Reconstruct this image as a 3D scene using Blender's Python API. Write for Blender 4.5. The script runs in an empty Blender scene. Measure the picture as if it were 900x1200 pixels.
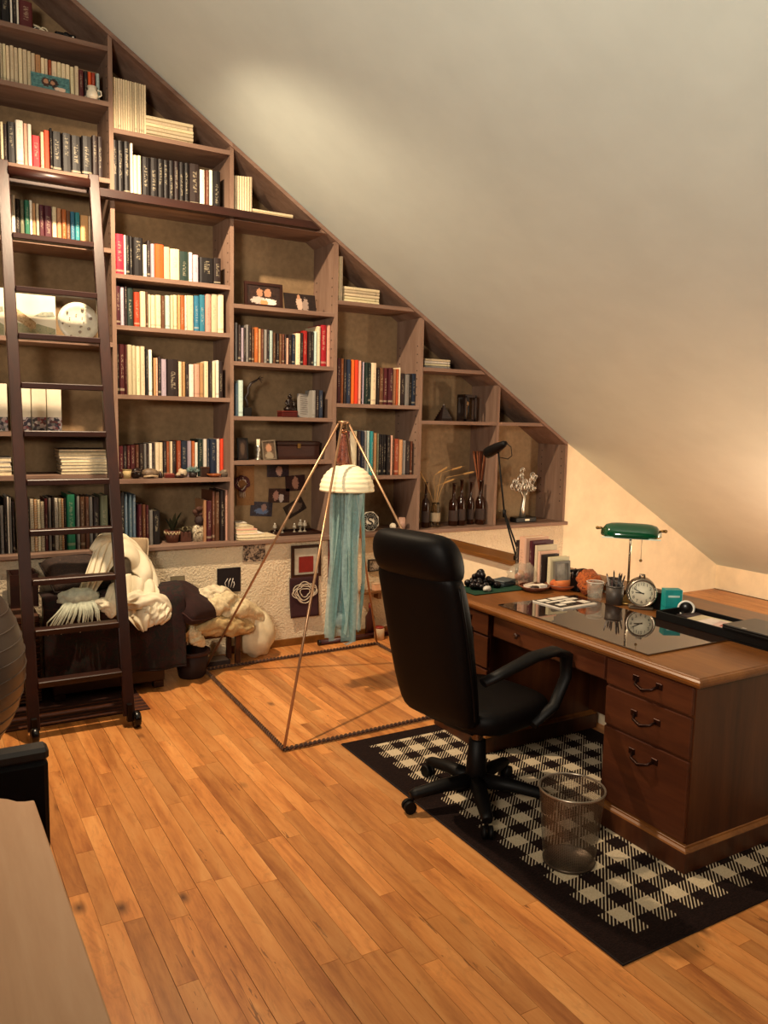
import bpy, math, random
import numpy as np
from mathutils import Vector, Matrix, noise as mnoise

# ------------------------------------------------------------------ camera
scene = bpy.context.scene
COL = scene.collection
FPX, YAW, PITCH, ROLL = 932.58, math.radians(30.4545), math.radians(6.6153), math.radians(1.2468)
CAM = Vector((0, 0, 1.7))
_r = Vector((math.cos(YAW), -math.sin(YAW), 0))
_f = Vector((math.sin(YAW)*math.cos(PITCH), math.cos(YAW)*math.cos(PITCH), -math.sin(PITCH)))
_u = _r.cross(_f)
R_ = _r*math.cos(ROLL) + _u*math.sin(ROLL)
U_ = _u*math.cos(ROLL) - _r*math.sin(ROLL)
cam = bpy.data.cameras.new('camera'); camo = bpy.data.objects.new('camera', cam); COL.objects.link(camo)
camo.matrix_world = Matrix(((R_.x, U_.x, -_f.x, CAM.x), (R_.y, U_.y, -_f.y, CAM.y), (R_.z, U_.z, -_f.z, CAM.z), (0, 0, 0, 1)))
cam.sensor_fit = 'HORIZONTAL'; cam.sensor_width = 36; cam.lens = FPX/900*36; cam.clip_start = 0.02
scene.camera = camo

# ------------------------------------------------------------------ world, light, exposure
w = bpy.data.worlds.new('world'); scene.world = w; w.use_nodes = True
w.node_tree.nodes['Background'].inputs[0].default_value = (0.9, 0.5, 0.3, 1)
w.node_tree.nodes['Background'].inputs[1].default_value = 0.012
vs = scene.view_settings
vs.view_transform = 'Standard'; vs.look = 'None'; vs.exposure = 0.12; vs.gamma = 1.0; vs.use_curve_mapping = False
def point_light(name, loc, watts, color, radius):
    l = bpy.data.lights.new(name, 'POINT'); l.energy = watts; l.color = color; l.shadow_soft_size = radius
    o = bpy.data.objects.new(name, l); o.location = loc; COL.objects.link(o); return o
WARM = (1.0, 0.76, 0.50)
LAMP_A = (0.90, 4.24, 3.72)      # shaded ceiling spot over the middle of the room
LAMP_B = (5.75, 2.35, 0.62)      # table lamp beyond the half wall, right of the frame
LAMP_C = (-1.1, 0.0, 2.35)       # unseen fill spot added behind the camera to brighten the ceiling
def spot_light(name, loc, aim, watts, color, radius, angle, blend):
    l = bpy.data.lights.new(name, 'SPOT'); l.energy = watts; l.color = color; l.shadow_soft_size = radius
    l.spot_size = math.radians(angle); l.spot_blend = blend
    o = bpy.data.objects.new(name, l); o.location = loc; COL.objects.link(o)
    o.rotation_euler = (Vector(aim)-Vector(loc)).to_track_quat('-Z', 'Y').to_euler(); return o
spot_light('spot_bulb_light', LAMP_A, (1.5, 5.0, 0.9), 500, WARM, 0.035, 146, 0.85)
point_light('table_lamp_light', LAMP_B, 145, (1.0, 0.82, 0.60), 0.10)
spot_light('ceiling_fill', LAMP_C, (3.0, 3.2, 3.6), 760, (1.0, 0.87, 0.70), 0.35, 118, 1.0)

# ------------------------------------------------------------------ pixel helpers (true 3D positions on known planes)
def ray(x, y): return _f + R_*((x-450)/FPX) - U_*((y-600)/FPX)
def onX(x, y, X): d = ray(x, y); return CAM + d*(X/d.x)
def onY(x, y, Y): d = ray(x, y); return CAM + d*(Y/d.y)
def onZ(x, y, Z=0): d = ray(x, y); return CAM + d*((Z-CAM.z)/d.z)

# ------------------------------------------------------------------ materials
def lin(c):
    if isinstance(c, str):
        c = c.lstrip('#'); c = [int(c[i:i+2], 16)/255 for i in (0, 2, 4)]
    return tuple(((v/12.92) if v <= 0.04045 else ((v+0.055)/1.055)**2.4) for v in c[:3]) + (1,)
MATS = {}
class NT:
    def __init__(s, name):
        s.m = bpy.data.materials.new(name); s.m.use_nodes = True; s.t = s.m.node_tree; s.n = s.t.nodes
        s.b = s.n['Principled BSDF']; s.out = s.n['Material Output']
    def node(s, typ, **kw):
        n = s.n.new(typ)
        for k, v in kw.items():
            if k.startswith('i_'):
                key = k[2:]; key = int(key) if key.isdigit() else key
                n.inputs[key].default_value = v
            else: setattr(n, k, v)
        return n
    def link(s, a, b): s.t.links.new(a, b)
    def math(s, op, a, b=None, c=None):
        n = s.node('ShaderNodeMath', operation=op)
        for i, v in enumerate((a, b, c)):
            if v is None: continue
            if isinstance(v, (int, float)): n.inputs[i].default_value = v
            else: s.link(v, n.inputs[i])
        return n.outputs[0]
    def mix(s, fac, a, b, mode='MIX'):
        n = s.node('ShaderNodeMix', data_type='RGBA', blend_type=mode)
        for sock, v in ((n.inputs[0], fac), (n.inputs[6], a), (n.inputs[7], b)):
            if isinstance(v, (int, float)): sock.default_value = v
            elif isinstance(v, tuple): sock.default_value = v
            else: s.link(v, sock)
        return n.outputs[2]
    def ramp(s, fac, stops):
        n = s.node('ShaderNodeValToRGB'); e = n.color_ramp.elements
        while len(e) < len(stops): e.new(0.5)
        for i, (p, c) in enumerate(stops): e[i].position = p; e[i].color = c
        s.link(fac, n.inputs[0]); return n.outputs[0]
    def pos(s, scale=(1, 1, 1), rnd=0.0, obj=False):
        if obj: src = s.node('ShaderNodeTexCoord').outputs['Object']
        else: src = s.node('ShaderNodeNewGeometry').outputs['Position']
        mp = s.node('ShaderNodeMapping'); mp.inputs['Scale'].default_value = scale
        s.link(src, mp.inputs['Vector'])
        if rnd:
            oi = s.node('ShaderNodeObjectInfo')
            a = s.node('ShaderNodeVectorMath', operation='SCALE'); a.inputs[0].default_value = (rnd, rnd*1.7, rnd*0.6)
            s.link(oi.outputs['Random'], a.inputs['Scale'])
            b = s.node('ShaderNodeVectorMath', operation='ADD'); s.link(mp.outputs[0], b.inputs[0]); s.link(a.outputs[0], b.inputs[1])
            return b.outputs[0]
        return mp.outputs[0]
    def noise(s, vec, scale, detail=3, rough=0.5, dist=0.0):
        n = s.node('ShaderNodeTexNoise'); n.inputs['Scale'].default_value = scale; n.inputs['Detail'].default_value = detail
        n.inputs['Roughness'].default_value = rough; n.inputs['Distortion'].default_value = dist
        s.link(vec, n.inputs['Vector']); return n.outputs['Fac']
    def bump(s, h, strength, dist=0.01):
        n = s.node('ShaderNodeBump'); n.inputs['Strength'].default_value = strength; n.inputs['Distance'].default_value = dist
        s.link(h, n.inputs['Height']); s.link(n.outputs[0], s.b.inputs['Normal'])
    def set(s, **kw):
        for k, v in kw.items():
            i = s.b.inputs[k.replace('_', ' ')]
            if isinstance(v, (int, float, tuple)): i.default_value = v
            else: s.link(v, i)
def plain(col, rough=0.6, var=0.12, scale=18, metal=0.0, bump=0.0, spec=0.4, coat=0.0):
    key = ('p', str(col), rough, var, scale, metal, bump, spec, coat)
    if key in MATS: return MATS[key]
    t = NT('plain_' + str(col).strip('#')); c = lin(col)
    f = t.noise(t.pos(rnd=7), scale, 4)
    lo = tuple(v*(1-var*1.6) for v in c[:3])+(1,); hi = tuple(min(1, v*(1+var)) for v in c[:3])+(1,)
    t.set(Base_Color=t.ramp(f, [(0.3, lo), (0.7, hi)]), Roughness=rough, Metallic=metal, Specular_IOR_Level=spec)
    if coat: t.set(Coat_Weight=coat, Coat_Roughness=0.1)
    if bump: t.bump(t.noise(t.pos(rnd=3), scale*8, 3), bump, 0.004)
    MATS[key] = t.m; return t.m
def wood(name, dark, mid, light, axis='y', scale=1.0, rough=0.45, rnd=9, spec=0.4, knots=0.0, bump=0.15, coat=0.0, objvar=0.0):
    if name in MATS: return MATS[name]
    t = NT(name)
    st = {'x': (0.12, 1, 1), 'y': (1, 0.12, 1), 'z': (1, 1, 0.12)}[axis]
    v = t.pos(tuple(scale*q for q in st), rnd)
    n1 = t.noise(v, 9, 5, 0.6, 0.6); n2 = t.noise(v, 55, 3, 0.6)
    f = t.math('ADD', t.math('MULTIPLY', n1, 0.75), t.math('MULTIPLY', n2, 0.25))
    c = t.ramp(f, [(0.28, lin(dark)), (0.5, lin(mid)), (0.72, lin(light))])
    if objvar:
        oi = t.node('ShaderNodeObjectInfo')
        h = t.node('ShaderNodeHueSaturation'); t.link(c, h.inputs['Color'])
        t.link(t.math('ADD', t.math('MULTIPLY', oi.outputs['Random'], objvar), 1-objvar*0.62), h.inputs['Value'])
        c = h.outputs[0]
    if knots:
        kv = t.pos(tuple(q*scale for q in {'x': (0.55, 1, 1), 'y': (1, 0.55, 1), 'z': (1, 1, 0.55)}[axis]), rnd)
        vo = t.node('ShaderNodeTexVoronoi'); vo.inputs['Scale'].default_value = knots; t.link(kv, vo.inputs['Vector'])
        d = t.math('ADD', vo.outputs['Distance'], t.math('MULTIPLY', t.math('SUBTRACT', n1, 0.5), 0.25))
        sep = t.node('ShaderNodeSeparateColor'); t.link(vo.outputs['Color'], sep.inputs[0])
        on = t.math('GREATER_THAN', sep.outputs[0], 0.5)
        k = t.math('MULTIPLY', on, t.math('SUBTRACT', 1.0, t.math('SMOOTH_MIN', t.math('MULTIPLY', t.math('MAXIMUM', d, 0), 7.0), 1.0, 0.2)))
        dk = tuple(q*0.22 for q in lin(dark)[:3])+(1,)
        c = t.mix(t.math('MAXIMUM', k, 0.0), c, dk)
    if name == 'floor_wood':
        sv = t.pos((1, .09, 1), rnd); sn = t.noise(sv, 30, 3, .7, 1.5); big = t.noise(t.pos((1, .5, 1), rnd), 3.5, 3)
        st_ = t.math('MULTIPLY', t.math('GREATER_THAN', sn, .66), t.math('GREATER_THAN', big, .56))
        c = t.mix(t.math('MULTIPLY', st_, .62), c, lin('#4a2210'))
        fl = t.noise(t.pos((1, .35, 1), rnd), 16, 5, .7, 2.0)
        c = t.mix(t.math('MULTIPLY', t.math('MAXIMUM', t.math('SUBTRACT', fl, .52), 0.0), 1.5), c, lin('#6e3a1a'))
    t.set(Base_Color=c, Roughness=rough, Specular_IOR_Level=spec)
    if coat: t.set(Coat_Weight=coat, Coat_Roughness=0.15)
    if bump: t.bump(n2, bump, 0.002)
    MATS[name] = t.m; return t.m
def glassy(name, col, rough=0.03, alpha=None, trans=1.0, ior=1.45):
    if name in MATS: return MATS[name]
    t = NT(name); t.set(Base_Color=lin(col), Roughness=rough, Transmission_Weight=trans, IOR=ior); MATS[name] = t.m; return t.m
def sheer(name, col, clear, rough=0.5):
    """thin see-through film or tulle: a share of the light passes straight through"""
    if name in MATS: return MATS[name]
    t = NT(name); tr = t.node('ShaderNodeBsdfTransparent'); mx = t.node('ShaderNodeMixShader')
    fz = t.noise(t.pos(), 40, 3); t.set(Base_Color=lin(col), Roughness=rough)
    t.link(t.math('ADD', t.math('MULTIPLY', t.math('SUBTRACT', fz, 0.5), 0.5), clear), mx.inputs[0])
    t.link(t.b.outputs[0], mx.inputs[1]); t.link(tr.outputs[0], mx.inputs[2]); t.link(mx.outputs[0], t.out.inputs[0])
    MATS[name] = t.m; return t.m
def blotch(name, cols, scale=30, rough=0.5, detail=4, vor=False, obj=False, rnd=5):
    """printed or woven many-coloured pattern"""
    if name in MATS: return MATS[name]
    t = NT(name); v = t.pos(rnd=rnd, obj=obj)
    if vor:
        n = t.node('ShaderNodeTexVoronoi'); n.inputs['Scale'].default_value = scale; t.link(v, n.inputs['Vector'])
        sp = t.node('ShaderNodeSeparateColor'); t.link(n.outputs['Color'], sp.inputs[0]); f = sp.outputs[0]
    else: f = t.noise(v, scale, detail, 0.65, 1.0)
    k = len(cols); lo, hi = (0.05, 0.95) if vor else (0.3, 0.7)
    t.set(Base_Color=t.ramp(f, [(lo+(hi-lo)*i/max(1, k-1), lin(c)) for i, c in enumerate(cols)]), Roughness=rough)
    MATS[name] = t.m; return t.m

# ------------------------------------------------------------------ mesh builder
def rodmat(d):
    d = Vector(d).normalized(); a = Vector((0, 0, 1)) if abs(d.z) < 0.95 else Vector((1, 0, 0))
    x = a.cross(d).normalized(); return x, d.cross(x).normalized()
class MB:
    def __init__(s): s.v = []; s.f = []; s.m = []; s.s = []
    def add(s, vs, fs, mi=0, sm=False):
        o = len(s.v); s.v += [tuple(q) for q in vs]
        for f in fs: s.f.append([i+o for i in f]); s.m.append(mi); s.s.append(sm)
        return s
    def box(s, x0, x1, y0, y1, z0, z1, mi=0, ch=0.0):
        if ch <= 0:
            vs = [(x, y, z) for z in (z0, z1) for y in (y0, y1) for x in (x0, x1)]
            return s.add(vs, [(0, 2, 3, 1), (4, 5, 7, 6), (0, 1, 5, 4), (2, 6, 7, 3), (0, 4, 6, 2), (1, 3, 7, 5)], mi)
        # chamfered box
        c = min(ch, (x1-x0)*.45, (y1-y0)*.45, (z1-z0)*.45)
        X, Y, Z = (x0, x1), (y0, y1), (z0, z1); vs = []; idx = {}
        for i in (0, 1):
            for j in (0, 1):
                for k in (0, 1):
                    p = (X[i], Y[j], Z[k]); sg = (1-2*i, 1-2*j, 1-2*k)
                    for ax in range(3):
                        q = [p[a]+sg[a]*c for a in range(3)]; q[ax] = p[ax]
                        idx[(i, j, k, ax)] = len(vs); vs.append(q)
        fs = []
        cor = [(i, j, k) for i in (0, 1) for j in (0, 1) for k in (0, 1)]
        for ax in range(3):
            for e in (0, 1):
                a, b = [q for q in range(3) if q != ax]
                loop = []
                for (p, q) in ((0, 0), (1, 0), (1, 1), (0, 1)):
                    t = [0, 0, 0]; t[ax] = e; t[a] = p; t[b] = q; loop.append(idx[(*t, ax)])
                fs.append(loop)
        for ax in range(3):
            a, b = [q for q in range(3) if q != ax]
            for p in (0, 1):
                for q in (0, 1):
                    t0 = [0, 0, 0]; t0[a] = p; t0[b] = q; t1 = list(t0); t1[ax] = 1
                    fs.append([idx[(*t0, a)], idx[(*t0, b)], idx[(*t1, b)], idx[(*t1, a)]])
        for t in cor: fs.append([idx[(*t, 0)], idx[(*t, 1)], idx[(*t, 2)]])
        return s.add(vs, fs, mi)
    def tube(s, path, r, n=8, mi=0, caps=True, sm=True, closed=False, flat=None):
        P = [Vector(p) for p in path]; L = len(P); rr = r if isinstance(r, (list, tuple)) else [r]*L
        vs = []; ref = None
        for i, p in enumerate(P):
            if closed: d = P[(i+1) % L]-P[i-1]
            else: d = P[min(i+1, L-1)]-P[max(i-1, 0)]
            d.normalize()
            if ref is None: x, y = rodmat(d)
            else:
                x = (ref - d*ref.dot(d))
                x = x.normalized() if x.length > 1e-5 else rodmat(d)[0]
                y = d.cross(x)
            ref = x
            for k in range(n):
                a = 2*math.pi*k/n; fx, fy = flat if flat else (1, 1)
                vs.append(p + x*(rr[i]*fx*math.cos(a)) + y*(rr[i]*fy*math.sin(a)))
        fs = []
        for i in range(L if closed else L-1):
            j = (i+1) % L
            for k in range(n): fs.append((i*n+k, i*n+(k+1) % n, j*n+(k+1) % n, j*n+k))
        s.add(vs, fs, mi, sm)
        if caps and not closed: s.add(vs[:n], [tuple(range(n-1, -1, -1))], mi); s.add(vs[-n:], [tuple(range(n))], mi)
        return s
    def lathe(s, prof, n=20, c=(0, 0, 0), mi=0, sm=True, axis='z', ang=None):
        vs = []; fs = []; L = len(prof)
        for (r, z) in prof:
            for k in range(n):
                a = 2*math.pi*k/n; x, y = max(r, 1e-5)*math.cos(a), max(r, 1e-5)*math.sin(a)
                q = {'z': (x, y, z), 'y': (x, z, y), 'x': (z, x, y)}[axis]
                vs.append((c[0]+q[0], c[1]+q[1], c[2]+q[2]))
        for i in range(L-1):
            for k in range(n):
                q = (i*n+k, i*n+(k+1) % n, (i+1)*n+(k+1) % n, (i+1)*n+k)
                fs.append(q if axis != 'y' else q[::-1])
        return s.add(vs, fs, mi, sm)
    def prism(s, poly, a0, a1, plane='xz', mi=0):
        n = len(poly)
        def P(p, a): return {'xz': (p[0], a, p[1]), 'xy': (p[0], p[1], a), 'yz': (a, p[0], p[1])}[plane]
        vs = [P(p, a0) for p in poly] + [P(p, a1) for p in poly]
        fs = [tuple(range(n)), tuple(range(2*n-1, n-1, -1))] + [(i, i+n, (i+1) % n+n, (i+1) % n) for i in range(n)]
        return s.add(vs, fs, mi)
    def loft(s, loops, mi=0, sm=True, caps=True):
        n = len(loops[0]); vs = [p for l in loops for p in l]; fs = []
        for i in range(len(loops)-1):
            for k in range(n): fs.append((i*n+k, i*n+(k+1) % n, (i+1)*n+(k+1) % n, (i+1)*n+k))
        if caps: fs.append(tuple(range(n-1, -1, -1))); fs.append(tuple(range((len(loops)-1)*n, len(loops)*n)))
        return s.add(vs, fs, mi, sm)
    def grid(s, fn, nu, nv, mi=0, sm=True):
        vs = [fn(i/nu, j/nv) for j in range(nv+1) for i in range(nu+1)]
        fs = [(j*(nu+1)+i, j*(nu+1)+i+1, (j+1)*(nu+1)+i+1, (j+1)*(nu+1)+i) for j in range(nv) for i in range(nu)]
        return s.add(vs, fs, mi, sm)
    def ball(s, c, r, n=14, mi=0, fn=None):
        rr = r if isinstance(r, (tuple, list)) else (r, r, r); vs = []; fs = []; h = max(6, n//2)
        for j in range(h+1):
            t = math.pi*j/h
            for k in range(n):
                a = 2*math.pi*k/n; d = Vector((math.sin(t)*math.cos(a), math.sin(t)*math.sin(a), math.cos(t)))
                q = 1.0 if fn is None else fn(d)
                vs.append((c[0]+d.x*rr[0]*q, c[1]+d.y*rr[1]*q, c[2]+d.z*rr[2]*q))
        for j in range(h):
            for k in range(n): fs.append((j*n+k, (j+1)*n+k, (j+1)*n+(k+1) % n, j*n+(k+1) % n))
        return s.add(vs, fs, mi, True)
    def mesh(s, name, mats):
        me = bpy.data.meshes.new(name); me.from_pydata(s.v, [], s.f)
        for m in (mats if isinstance(mats, (list, tuple)) else [mats]): me.materials.append(m)
        me.polygons.foreach_set('material_index', s.m); me.polygons.foreach_set('use_smooth', s.s)
        me.validate(); me.update(); return me
    def build(s, name, mats, parent=None, loc=None, rz=0.0, rot=None, solid=0.0, sub=0, bevel=0.0, fixn=True):
        me = s.mesh(name, mats)
        if fixn:
            import bmesh
            b = bmesh.new(); b.from_mesh(me); bmesh.ops.remove_doubles(b, verts=b.verts, dist=1e-5)
            bmesh.ops.recalc_face_normals(b, faces=b.faces); b.to_mesh(me); b.free()
        o = bpy.data.objects.new(name, me); COL.objects.link(o)
        if parent: o.parent = parent
        if loc is not None: o.location = loc
        if rot: o.rotation_euler = rot
        elif rz: o.rotation_euler = (0, 0, rz)
        if bevel:
            m = o.modifiers.new('bevel', 'BEVEL'); m.width = bevel; m.segments = 2; m.limit_method = 'ANGLE'
        if solid:
            m = o.modifiers.new('solid', 'SOLIDIFY'); m.thickness = solid; m.offset = 0
        if sub:
            m = o.modifiers.new('sub', 'SUBSURF'); m.levels = sub; m.render_levels = sub
        return o
def tag(o, label, cat, group=None, kind=None):
    o['label'] = label; o['category'] = cat
    if group: o['group'] = group
    if kind: o['kind'] = kind
    return o
def struct(o, label, cat): o['kind'] = 'structure'; o['label'] = label; o['category'] = cat; return o
def thing(name, label, cat, loc=(0, 0, 0), rz=0.0, group=None):
    o = bpy.data.objects.new(name, None); COL.objects.link(o); o.location = loc; o.rotation_euler = (0, 0, rz); o.empty_display_size = 0.05
    return tag(o, label, cat, group)
def rrect(cx, cy, w, h, z, e=4.0, n=32, plane='xy'):
    out = []
    for k in range(n):
        a = 2*math.pi*k/n; c, s_ = math.cos(a), math.sin(a)
        x = cx + w/2*math.copysign(abs(c)**(2/e), c); y = cy + h/2*math.copysign(abs(s_)**(2/e), s_)
        out.append({'xy': (x, y, z), 'yz': (z, x, y), 'xz': (x, z, y)}[plane])
    return out
RND = random.Random(11)

# ================================================================== THE ROOM
WY = 5.37                      # face of the gable wall
CEIL = [(-0.4, 5.02), (1.083, 4.06), (2.736, 2.985), (5.05, 1.530), (7.25, 0.255)]
def ceilZ(x): return float(np.interp(x, [p[0] for p in CEIL], [p[1] for p in CEIL]))
def stucco(name, col, amp, scale, var=0.12):
    t = NT(name); v = t.pos(); a = t.noise(v, 2.2, 4); b = t.noise(v, scale, 4, 0.6); c = lin(col)
    lo = tuple(q*(1-var) for q in c[:3])+(1,); hi = tuple(min(1, q*(1+var*.6)) for q in c[:3])+(1,)
    t.set(Base_Color=t.ramp(t.math('ADD', t.math('MULTIPLY', a, .6), t.math('MULTIPLY', b, .4)), [(0.35, lo), (0.65, hi)]), Roughness=0.9, Specular_IOR_Level=0.2)
    t.bump(b, amp, 0.02); return t.m
M_STUCCO = stucco('stucco_plaster', '#e3cfb0', 1.0, 62)
M_WALLR = stucco('smooth_plaster', '#f0dcba', 0.25, 9)
M_CEIL = stucco('ceiling_paint', '#cdd8d3', 0.06, 5, 0.05)
M_FLOOR = wood('floor_wood', '#8e4a22', '#cc8648', '#e2a464', 'y', 1.0, rough=0.38, rnd=23, knots=5.0, bump=0.05, objvar=0.42, spec=0.45)
M_SHELF = wood('shelf_wood', '#664c40', '#7e6455', '#917667', 'x', 1.0, rough=0.7, rnd=3, spec=0.2)
M_UPR = wood('upright_wood', '#664c40', '#806656', '#937868', 'z', 1.0, rough=0.7, rnd=3, spec=0.2, knots=3.0)
M_DARKW = wood('dark_wood', '#1c0a06', '#2a110a', '#3a1a10', 'x', 1.0, rough=0.4, rnd=3)
M_DARKWZ = wood('dark_wood_upright', '#1c0a06', '#2a110a', '#3a1a10', 'z', 1.0, rough=0.38, rnd=3)
M_CAPW = wood('cap_wood', '#54300f', '#6e431a', '#855524', 'y', 1.0, rough=0.3, rnd=3)

# floor: dark bed plus single strips of parquet
floor = struct(MB().box(-2.6, 7.25, -1.6, 5.85, -0.06, -0.004).build('floor', wood('floor_bed', '#4a2610', '#6a3a1a', '#7c4822', 'y', rough=.6)), 'honey coloured strip parquet floor with knots', 'floor')
pl = MB().box(0, 1, 0, 1, -0.012, 0, ch=0).mesh('floor_plank', [M_FLOOR])
PW = 0.0695; rp = random.Random(5); nplank = 0
rest = MB(); xs = -0.02; nrow = 0
while xs < 3.27:
    ymin = 2.6 if xs > 2.75 else (1.5 if xs > 2.3 else (1.1 if xs > 1.5 else (0.85 if xs > .9 else 0.95)))
    y = ymin - rp.random()*0.5
    g0 = 0.0016 if nrow % 3 == 0 else 0.0005
    while y < WY:
        y1 = min(y+rp.choice((0.5, 0.65, 0.8, 0.95, 1.1, 1.25)), WY)
        under = xs > 2.0 and y1 < 3.5 and y > 1.75 or xs > 2.5 and y1 < 3.62   # below rug and desk
        if y1-y > 0.04 and not under:
            if nplank < 299:
                o = bpy.data.objects.new('plank', pl); COL.objects.link(o); o.parent = floor
                o.location = (xs+g0, y+0.0006, 0); o.scale = (PW-g0-0.0005, y1-y-0.0012, 1)
            else: rest.box(xs+g0, xs+PW-.0005, y+.0006, y1-.0006, -.012, 0)
            nplank += 1
        elif y1-y > 0.04: rest.box(xs+g0, xs+PW-.0005, y+.0006, y1-.0006, -.012, 0)
        y = y1
    xs += PW; nrow += 1
xs = -0.02-PW*37
while xs < 7.15:                      # the rest of the floor, outside the frame or behind the half wall
    inside_ = -0.021 < xs < 3.27
    ymax = WY if not inside_ else (2.1 if xs > 2.75 else (1.0 if xs > 2.3 else (.6 if xs > 1.5 else .35)))
    y = -1.6
    while y < ymax:
        y1 = min(y+rp.choice((0.5, 0.65, 0.8, 0.95, 1.1, 1.25)), ymax)
        rest.box(xs+.0008, xs+PW-.0005, y+.0006, y1-.0006, -.012, -.0003); y = y1
    xs += PW
o = rest.build('floor_planks', M_FLOOR, floor); o['kind'] = 'stuff'

# gable wall with the niche left open for the bookcase
UPX = [0.337, 1.122, 1.905, 2.705, 3.467, 4.25, 5.040]
N0, N1 = UPX[0]-0.02, UPX[-1]+0.02
LEDGE = 0.82
m = MB()
m.prism([(-2.6, 0), (N1, 0), (N1, LEDGE-0.03), (N0, LEDGE-0.03), (N0, ceilZ(N0)), (-0.4, ceilZ(-0.4)), (-2.6, 3.6)], WY, 5.86, 'xz')
struct(m.build('wall_back', M_STUCCO), 'rough cream stucco gable wall below the bookcase', 'wall')
m = MB().prism([(N1, 0), (7.25, 0), (7.25, ceilZ(7.25)), (N1, ceilZ(N1))], WY, 5.86, 'xz')
struct(m.build('wall_gable', M_WALLR), 'smooth cream gable wall under the slope beside the bookcase', 'wall')
m = MB().box(7.25, 7.4, -1.6, 5.86, 0, 0.26)
struct(m.build('wall_right', M_WALLR), 'very low cream knee wall where the sloping ceiling ends', 'wall')
m = MB().prism([(p[0], p[1]) for p in CEIL] + [(7.25, 0.42)] + [(p[0], p[1]+0.14) for p in CEIL[::-1][1:]], -1.6, 5.86, 'xz')
struct(m.build('ceiling', M_CEIL), 'plain grey green sloping attic ceiling', 'ceiling')
m = MB().prism([(-0.4, 5.02), (-2.6, 3.6), (-2.6, 3.75), (-0.4, 5.16)], -1.6, 5.86, 'xz')
struct(m.build('ceiling_left', M_CEIL), 'opposite slope of the attic ceiling beyond the ridge', 'ceiling')
# low inner wall behind the desk with its wooden cap
HW0, HW1 = 3.31, 3.45
struct(MB().box(HW0, HW1, 0.2, WY, 0, 0.785).build('wall_inner', M_WALLR), 'low cream half wall behind the desk', 'wall')
struct(MB().box(3.265, 3.475, 0.2, WY-0.045, 0.785, 0.815, ch=0.004).build('trim_1', M_CAPW), 'brown wooden cap along the low half wall', 'trim')
struct(MB().box(1.9, HW0, WY-0.014, WY+0.01, 0, 0.055, ch=0.003).build('baseboard_back', M_CAPW), 'thin brown baseboard under the stucco wall', 'baseboard')

# ================================================================== BOOKCASE built into the gable
bk = thing('built_in_bookcase', 'tall weathered wooden bookcase built into the gable, stepping down under the slope', 'bookcase', (0, WY, 0))
Y0, Y1 = -0.012, 0.36
T = 0.026
M_BACK = stucco('bookcase_back_board', '#8a7154', 0.12, 26, 0.3)
for i, x in enumerate(UPX):
    t2 = T/2
    m = MB().prism([(x-t2, LEDGE), (x+t2, LEDGE), (x+t2, ceilZ(x+t2)-0.018), (x-t2, ceilZ(x-t2)-0.018)], Y0, Y1, 'xz')
    m.build('upright', M_UPR, bk)
# sloping board under the roof
for i in range(6):
    a, b = UPX[i], UPX[i+1]
    xs_ = sorted(set([a, b]+[p[0] for p in CEIL if a < p[0] < b]))
    poly = [(x, ceilZ(x)-0.004) for x in xs_] + [(x, ceilZ(x)-0.034) for x in xs_[::-1]]
    MB().prism(poly, Y0-0.012, Y1, 'xz').build('sloping_board', M_SHELF, bk)
    MB().prism([(a, LEDGE), (b, LEDGE), (b, ceilZ(b)-0.02)] + [(x, ceilZ(x)-0.02) for x in xs_[1:-1][::-1]] + [(a, ceilZ(a)-0.02)], Y1-0.006, Y1+0.02, 'xz').build('back_panel', M_BACK, bk)
SHELVES = {0: [3.942, 3.618, 3.160, 2.738, 2.153, 1.579, 1.306], 1: [3.470, 3.075, 2.588, 2.267, 1.826, 1.273],
           2: [3.055, 2.471, 2.081, 1.703, 1.390], 3: [2.567, 1.815, 1.266], 4: [2.119, 1.700], 5: [1.700]}
def shelf_end(z, b):           # where a shelf at height z runs into the slope
    xs_ = np.linspace(0, 7.2, 2000); zs = np.array([ceilZ(x) for x in xs_])
    return min(b, float(xs_[np.argmin(abs(zs-0.034-z))]))
for i, zs in SHELVES.items():
    for z in zs:
        a = UPX[i]+T/2; b0 = UPX[i+1]-T/2; zt = z-0.028
        e0 = shelf_end(z, b0); e1 = shelf_end(zt, b0)
        MB().prism([(a, zt), (e1, zt), (e0, z), (a, z)], Y0+0.002, Y1-0.006, 'xz').build('shelf', M_SHELF, bk)
MB().box(N0, N1+0.005, -0.05, Y1, LEDGE-0.03, LEDGE, ch=0.004).build('ledge_board', M_SHELF, bk)
# rows of shelf pin holes in the uprights
m = MB()
for x, z0, z1 in ((1.122, 2.2, 3.0), (1.905, 2.62, 2.95), (2.705, 2.15, 2.75), (3.467, 1.9, 2.3), (3.467, 1.35, 1.75), (5.040, 1.0, 1.45), (1.122, 3.2, 3.9)):
    z = z0
    while z < z1:
        for y in (0.035, 0.30): m.lathe([(0.0, -0.001), (0.006, -0.001), (0.006, 0.002)], 6, (x-T/2-0.0005, y, z), axis='x')
        z += 0.064
o = m.build('pin_holes', plain('#241008'), bk); o['kind'] = 'stuff'

# ladder rail along the bookcase
e0 = shelf_end(3.078+0.034, 9); e1 = shelf_end(3.030+0.034, 9)
m = MB().prism([(0.25, 3.030), (e1-0.02, 3.030), (e0-0.02, 3.078), (0.25, 3.078)], WY-0.085, WY-0.012, 'xz')
tag(m.build('ladder_rail', M_DARKW), 'dark wooden ladder rail running across the upper bookcase', 'rail')

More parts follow.
